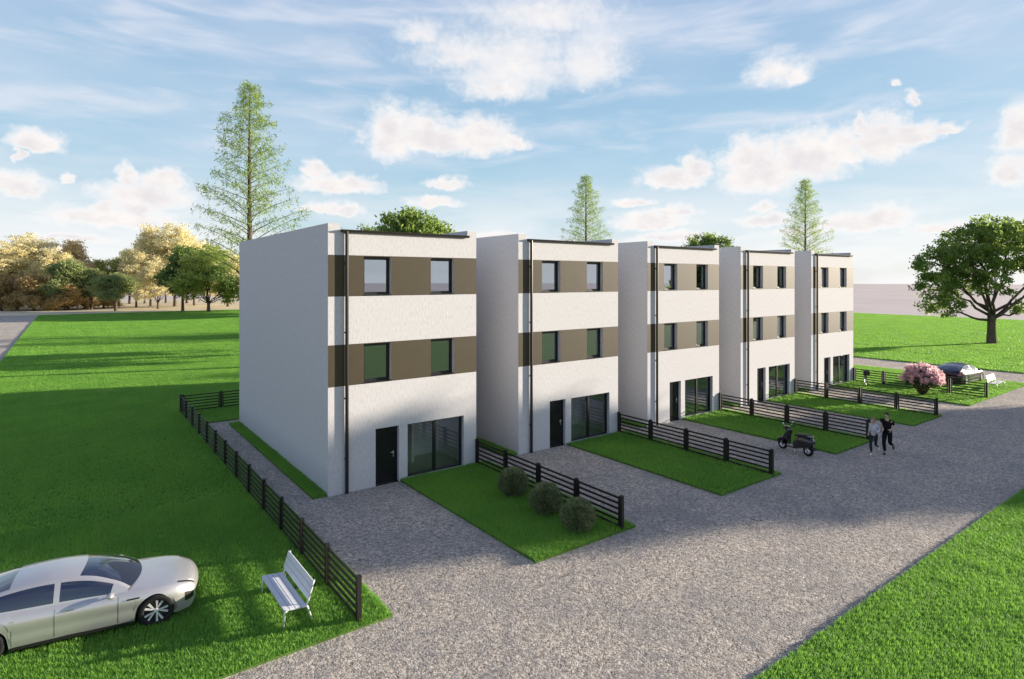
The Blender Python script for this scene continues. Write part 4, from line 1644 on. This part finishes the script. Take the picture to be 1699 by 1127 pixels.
for s in (-1, 1):
    m = MB()
    m.tube([(.37, s * .2, 1.02), (.37, s * .27, 1.16)], .007, 6)
    m.ball((.37, s * .30, 1.19), (.012, .06, .045), 10, 8)
    m.build('mirror', M['steel'], sc, True)
m = MB()
m.ball((-.87, 0, .60), (.03, .08, .045), 12, 8)
m.build('tail_light', M['redlamp'], sc, True)
m = MB()
m.tube([(-.50, -.13, .86), (-.80, -.12, .86), (-.90, 0, .85), (-.80, .12, .86), (-.50, .13, .86)], .012, 6)
m.build('luggage_rail', M['steel'], sc, True)
m = MB()
m.tube([(-.25, -.16, .24), (-.5, -.19, .26), (-.80, -.19, .30)], [.03, .05, .045], 10)
m.build('exhaust', M['trim'], sc, True)
m = MB()
m.tube([(-.86, 0, .52), (-.94, 0, .40), (-.93, 0, .30)], .008, 6)
m.box(-.955, -.07, .30, -.945, .07, .42)
m.build('plate_holder', M['trim'], sc)
m = MB()
m.tube([(-.05, .12, .22), (-.12, .20, .01)], .012, 6)
m.build('kickstand', M['steel'], sc)

# ------------------------------------------------------------------ bicycle
bk = empty('bicycle', (37.9, -1.25, LZ), R(208), 'dark bicycle with a black front basket standing on the lawn before the far house', 'bicycle')
bt = pmat('bicycle_paint', (0.05, 0.045, 0.04), 0.3, coat=.6)
for x in (.53, -.53):
    t = MB()
    t.lathe([(.312, -.016), (.336, -.018), (.345, 0), (.336, .018), (.312, .016)], (0, 0, 0), 'y', 30, close=True)
    wo = t.build('wheel', M['rubber'], bk, True, loc=(x, 0, .345))
    t = MB()
    t.lathe([(.312, -.012), (.298, 0), (.312, .012)], (0, 0, 0), 'y', 30)
    for k in range(14):
        a = 2 * math.pi * k / 14
        t.tube([(0, .02 * (-1) ** k, 0), (math.cos(a) * .30, 0, math.sin(a) * .30)], .003, 4)
    t.tube([(0, -.05, 0), (0, .05, 0)], .018, 8)
    t.build('rim', M['steel'], wo)
f = MB()
bb, seatp, head, rear, front = (-.08, 0, .29), (-.24, 0, .80), (.36, 0, .82), (-.53, 0, .345), (.53, 0, .345)
for a, b in ((bb, seatp), (bb, (.40, 0, .70)), ((-.21, 0, .70), (.37, 0, .80)), ((.34, 0, .88), (.42, 0, .66))):
    f.tube([a, b], .017, 8)
for s in (-.05, .05):
    f.tube([(bb[0], s * .6, bb[2]), (rear[0], s, rear[2])], .011, 6)
    f.tube([(-.20, s * .3, .68), (rear[0], s, rear[2])], .010, 6)
    f.tube([(.42, s * .6, .66), (front[0], s, front[2])], .012, 6)
f.build('frame', bt, bk, True)
f = MB()
f.tube([seatp, (-.27, 0, .93)], .013, 8)
f.ball((-.27, 0, .95), (.14, .08, .035), 12, 8)
f.build('saddle', M['seat'], bk, True)
f = MB()
f.tube([(.34, 0, .88), (.33, 0, 1.0)], .012, 8)
f.tube([(.12, -.29, 1.02), (.28, -.24, 1.03), (.33, 0, 1.02), (.28, .24, 1.03), (.12, .29, 1.02)], .012, 8)
f.build('handlebar', M['seat'], bk, True)
f = MB()
f.lathe([(.09, -.01), (.09, .01), (.075, .01), (.075, -.01)], (bb[0], .03, bb[2]), 'y', 20, close=True)
f.tube([(bb[0], .05, bb[2]), (bb[0] + .12, .05, bb[2] - .12), (bb[0] + .12, .14, bb[2] - .12)], .01, 6)
f.tube([(bb[0], -.05, bb[2]), (bb[0] - .12, -.05, bb[2] + .12), (bb[0] - .12, -.14, bb[2] + .12)], .01, 6)
f.build('crank', M['steel'], bk)
f = MB()
for (x0, x1, y0, y1) in ((.42, .43, -.19, .19), (.69, .70, -.19, .19), (.43, .69, -.19, -.18), (.43, .69, .18, .19)):
    f.box(x0, y0, .74, x1, y1, 1.02)
f.box(.43, -.18, .74, .69, .18, .75)
f.build('basket', M['trim'], bk)
f = MB()
f.tube([(-.56, -.05, .72), (-.30, -.05, .72)], .008, 5)
f.tube([(-.56, .05, .72), (-.30, .05, .72)], .008, 5)
f.box(-.62, -.07, .725, -.28, .07, .735)
f.tube([(-.58, .05, .72), (-.53, .06, .345)], .007, 5)
f.tube([(-.58, -.05, .72), (-.53, -.06, .345)], .007, 5)
f.build('luggage_rack', M['trim'], bk)
f = MB()
f.tube([(-.15, .05, .28), (-.10, .22, .01)], .01, 6)
f.build('kickstand', M['trim'], bk)

# ------------------------------------------------------------------ the two joggers
def skin_mesh(name, chains, levels=1):
    """chains: lists of (x, y, z, radius); a chain may start on an earlier point by repeating its coordinates"""
    vs, es, rad, idx = [], [], [], {}
    for ch in chains:
        prev = None
        for (x, y, z, r) in ch:
            key = (round(x, 4), round(y, 4), round(z, 4))
            if key not in idx:
                idx[key] = len(vs)
                vs.append((x, y, z))
                rad.append(r)
            i = idx[key]
            if prev is not None and prev != i:
                es.append((prev, i))
            prev = i
    me = bpy.data.meshes.new(name)
    me.from_pydata(vs, es, [])
    me.update()
    o = bpy.data.objects.new(name, me)
    COL.objects.link(o)
    sk = o.modifiers.new('skin', 'SKIN')
    sk.use_smooth_shade = True
    for i, r in enumerate(rad):
        me.skin_vertices[0].data[i].radius = r if isinstance(r, (tuple, list)) else (r, r)
    me.skin_vertices[0].data[0].use_root = True
    sb = o.modifiers.new('sub', 'SUBSURF')
    sb.levels = sb.render_levels = levels
    dg = bpy.context.evaluated_depsgraph_get()
    out = bpy.data.meshes.new_from_object(o.evaluated_get(dg))
    bpy.data.objects.remove(o)
    bpy.data.meshes.remove(me)
    out.polygons.foreach_set('use_smooth', [True] * len(out.polygons))
    return out


M['skin'] = pmat('skin', (0.52, 0.33, 0.24), 0.5, spec=0.3)
M['blackcloth'] = pmat('black_cotton', (0.012, 0.012, 0.014), 0.9, spec=0.1)
M['navycloth'] = pmat('dark_stretch_cloth', (0.018, 0.02, 0.03), 0.7, spec=0.2)
M['greycloth'] = pmat('grey_running_top', (0.50, 0.50, 0.57), 0.85, spec=0.15, var=0.25, vscale=9)
M['stripe'] = pmat('grey_side_stripe', (0.42, 0.42, 0.45), 0.7)
M['shoew'] = pmat('white_shoe', (0.75, 0.75, 0.75), 0.6)
M['shoeb'] = pmat('black_shoe', (0.02, 0.02, 0.02), 0.6)
M['hairb'] = pmat('dark_hair', (0.035, 0.022, 0.014), 0.7, var=.4, vscale=30)
M['hairl'] = pmat('light_brown_hair', (0.26, 0.16, 0.08), 0.7, var=.4, vscale=30)


def hand_chains(wrist, d, side):
    """palm, four fingers of unequal length curled in, and a thumb from the side of the palm"""
    w, d = Vector(wrist), Vector(d).normalized()
    across = d.cross(Vector((0, 0, 1))).normalized() * side
    down = d.cross(across).normalized()
    palm = w + d * .075
    ch = [[(*w, .026), (*palm, .030)]]
    for k, l in enumerate((.062, .075, .070, .052)):
        b = palm + across * (.027 - .018 * k)
        m1 = b + d * (.018 + l * .45)
        m2 = m1 + d * l * .25 - down * l * .32
        t = m2 - d * l * .15 - down * l * .28
        ch.append([(*palm, .030), (*b, .011), (*m1, .0095), (*m2, .009), (*t, .0075)])
    tb = w + d * .035 + across * .03
    ch.append([(*w, .026), (*tb, .012), (*(tb + d * .035 + across * .018 - down * .01), .011), (*(tb + d * .06 + across * .012 - down * .022), .008)])
    return ch


def jogger(name_label, loc, rz, H, female, cloth_top, cloth_leg, shoe, hair, long_sleeve, group):
    k = H / 1.80
    root = empty('person', loc, rz, name_label, 'person', group)
    sw = .155 if female else .19            # shoulder half width
    hw = .095
    P = lambda x, y, z: (x * k, y * k, z * k)
    pel, wai, che, nec, hd0, hd1, hd2 = P(0, 0, .95), P(.02, 0, 1.10), P(.05, 0, 1.32), P(.075, 0, 1.50), P(.09, 0, 1.565), P(.105, 0, 1.655), P(.095, 0, 1.745)
    # right leg carries the weight a little ahead; left leg swings back, the foot off the ground
    rh, rk, ra, rt = P(.0, -hw, .90), P(.16, -hw * .9, .50), P(.06, -hw * .75, .085), P(.22, -hw * .8, .03)
    lh, lk, la, lt = P(-.02, hw, .90), P(-.02, hw * .9, .49), P(-.40, hw * .85, .33), P(-.46, hw * .9, .17)
    # left arm forward, right arm back, elbows bent
    ls, le, lw = P(.045, sw, 1.42), P(-.02, sw + .075, 1.15), P(.22, sw + .0, 1.11)
    rs, re, rw = P(.045, -sw, 1.42), P(-.20, -sw - .06, 1.22), P(-.06, -sw - .07, 1.00)

    def c(p, r): return (*p, r * k)
    def mid(a, b, t=.5): return tuple(a[i] + (b[i] - a[i]) * t for i in range(3))
    th = 1.05 if female else 1.0
    body = [[c(pel, .105), c(wai, .095 if female else .11), c(che, .115 if female else .135), c(nec, .052), c(hd0, .062), c(hd1, .088), c(hd2, .072)],
            [c(hd1, .088), c(P(.205, 0, 1.645), .014)],
            [c(pel, .105), c(rh, .085), c(mid(rh, rk), .075), c(rk, .052), c(mid(rk, ra, .35), .052), c(ra, .033), c(rt, .03)],
            [c(pel, .105), c(lh, .085), c(mid(lh, lk), .075), c(lk, .052), c(mid(lk, la, .35), .052), c(la, .033), c(lt, .03)],
            [c(che, .115), c(ls, .052), c(mid(ls, le), .044), c(le, .036), c(mid(le, lw, .4), .036), c(lw, .026)],
            [c(che, .115), c(rs, .052), c(mid(rs, re), .044), c(re, .036), c(mid(re, rw, .4), .036), c(rw, .026)]]
    for wv, ev, sd in ((lw, le, 1), (rw, re, -1)):
        for hc in hand_chains(wv, Vector(wv) - Vector(ev), sd):
            body.append([(*wv, .026 * k) if tuple(round(q, 4) for q in p[:3]) == tuple(round(q, 4) for q in wv) else p for p in hc])
    obj('body', skin_mesh('person_body', body, 1), M['skin'], root)
    # clothes follow the same joints a little outside the skin
    top = [[c(P(.0, 0, .90), .125 if female else .13), c(pel, .14 if female else .145), c(wai, .128 if female else .145), c(che, .138 if female else .158), c(mid(che, nec, .72), .075)]]
    for s, e, w_ in ((ls, le, lw), (rs, re, rw)):
        if long_sleeve:
            top.append([c(che, .135), c(s, .068), c(mid(s, e), .060), c(e, .052), c(mid(e, w_, .5), .045), c(mid(e, w_, .93), .036)])
        else:
            top.append([c(che, .135), c(s, .070), c(mid(s, e, .35), .066), c(mid(s, e, .62), .062)])
    obj('running_top' if long_sleeve else 't_shirt', skin_mesh('person_top', top, 1), cloth_top, root)
    fat = .006 if female else .016
    legs = [[c(wai, .10), c(pel, .118)]]
    for h, kn, an in ((rh, rk, ra), (lh, lk, la)):
        legs.append([c(pel, .118), c(h, .094 + fat), c(mid(h, kn), .080 + fat), c(kn, .058 + fat), c(mid(kn, an, .35), .056 + fat), c(mid(kn, an, .9), .038 + fat)])
    lo = obj('leggings' if female else 'trousers', skin_mesh('person_legs', legs, 1), cloth_leg, root)
    if female:
        for h, kn, an, s in ((rh, rk, ra, -1), (lh, lk, la, 1)):
            st = [c(tuple(np.array(mid(h, kn, .3)) + np.array([0, s * .066 * k, 0])), .022), c(tuple(np.array(kn) + np.array([0, s * .048 * k, 0])), .020), c(tuple(np.array(mid(kn, an, .85)) + np.array([0, s * .026 * k, 0])), .016)]
            obj('side_stripe', skin_mesh('person_stripe', [st], 1), M['stripe'], lo)
    for an, to in ((ra, rt), (la, lt)):
        d = Vector(to) - Vector(an)
        hl = Vector(an) - Vector((d.x, d.y, 0)) * .25 if an is ra else Vector(an) + Vector((-.03 * k, 0, .03 * k))
        sh = [[(hl.x, hl.y, max(hl.z - .035 * k, .04 * k) if an is ra else hl.z, .042 * k), (*(Vector(an) + d * .45 + Vector((0, 0, -.01 * k))), .046 * k), (to[0], to[1], max(to[2], .032 * k), .038 * k), (*(Vector(to) + d * .25), .026 * k)]]
        sh[0] = [(p[0], p[1], max(p[2], .036 * k), p[3]) for p in sh[0]]
        obj('shoe', skin_mesh('person_shoe', sh, 1), shoe, root)
    m = MB()
    m.ball((hd1[0] - .022 * k, 0, hd1[2] + .045 * k), (.098 * k, .090 * k, .085 * k), 16, 12)
    if female:
        m.tube([(hd1[0] - .10 * k, 0, hd1[2] + .04 * k), (hd1[0] - .17 * k, 0, hd1[2] + .0), (hd1[0] - .19 * k, .01, hd1[2] - .14 * k)], [.03 * k, .04 * k, .012 * k], 8)
    m.build('hair', hair, root, True)
    return root


jogger('man in black T-shirt and trousers jogging beside the woman in grey', (20.86, -9.30, .006), R(184), 1.84, False, M['blackcloth'], M['blackcloth'], M['shoeb'], M['hairb'], False, 'two joggers on the road')
jogger('woman in grey running top and dark leggings jogging beside the man in black', (20.32, -8.98, .006), R(186), 1.64, True, M['greycloth'], M['navycloth'], M['shoew'], M['hairl'], True, 'two joggers on the road')
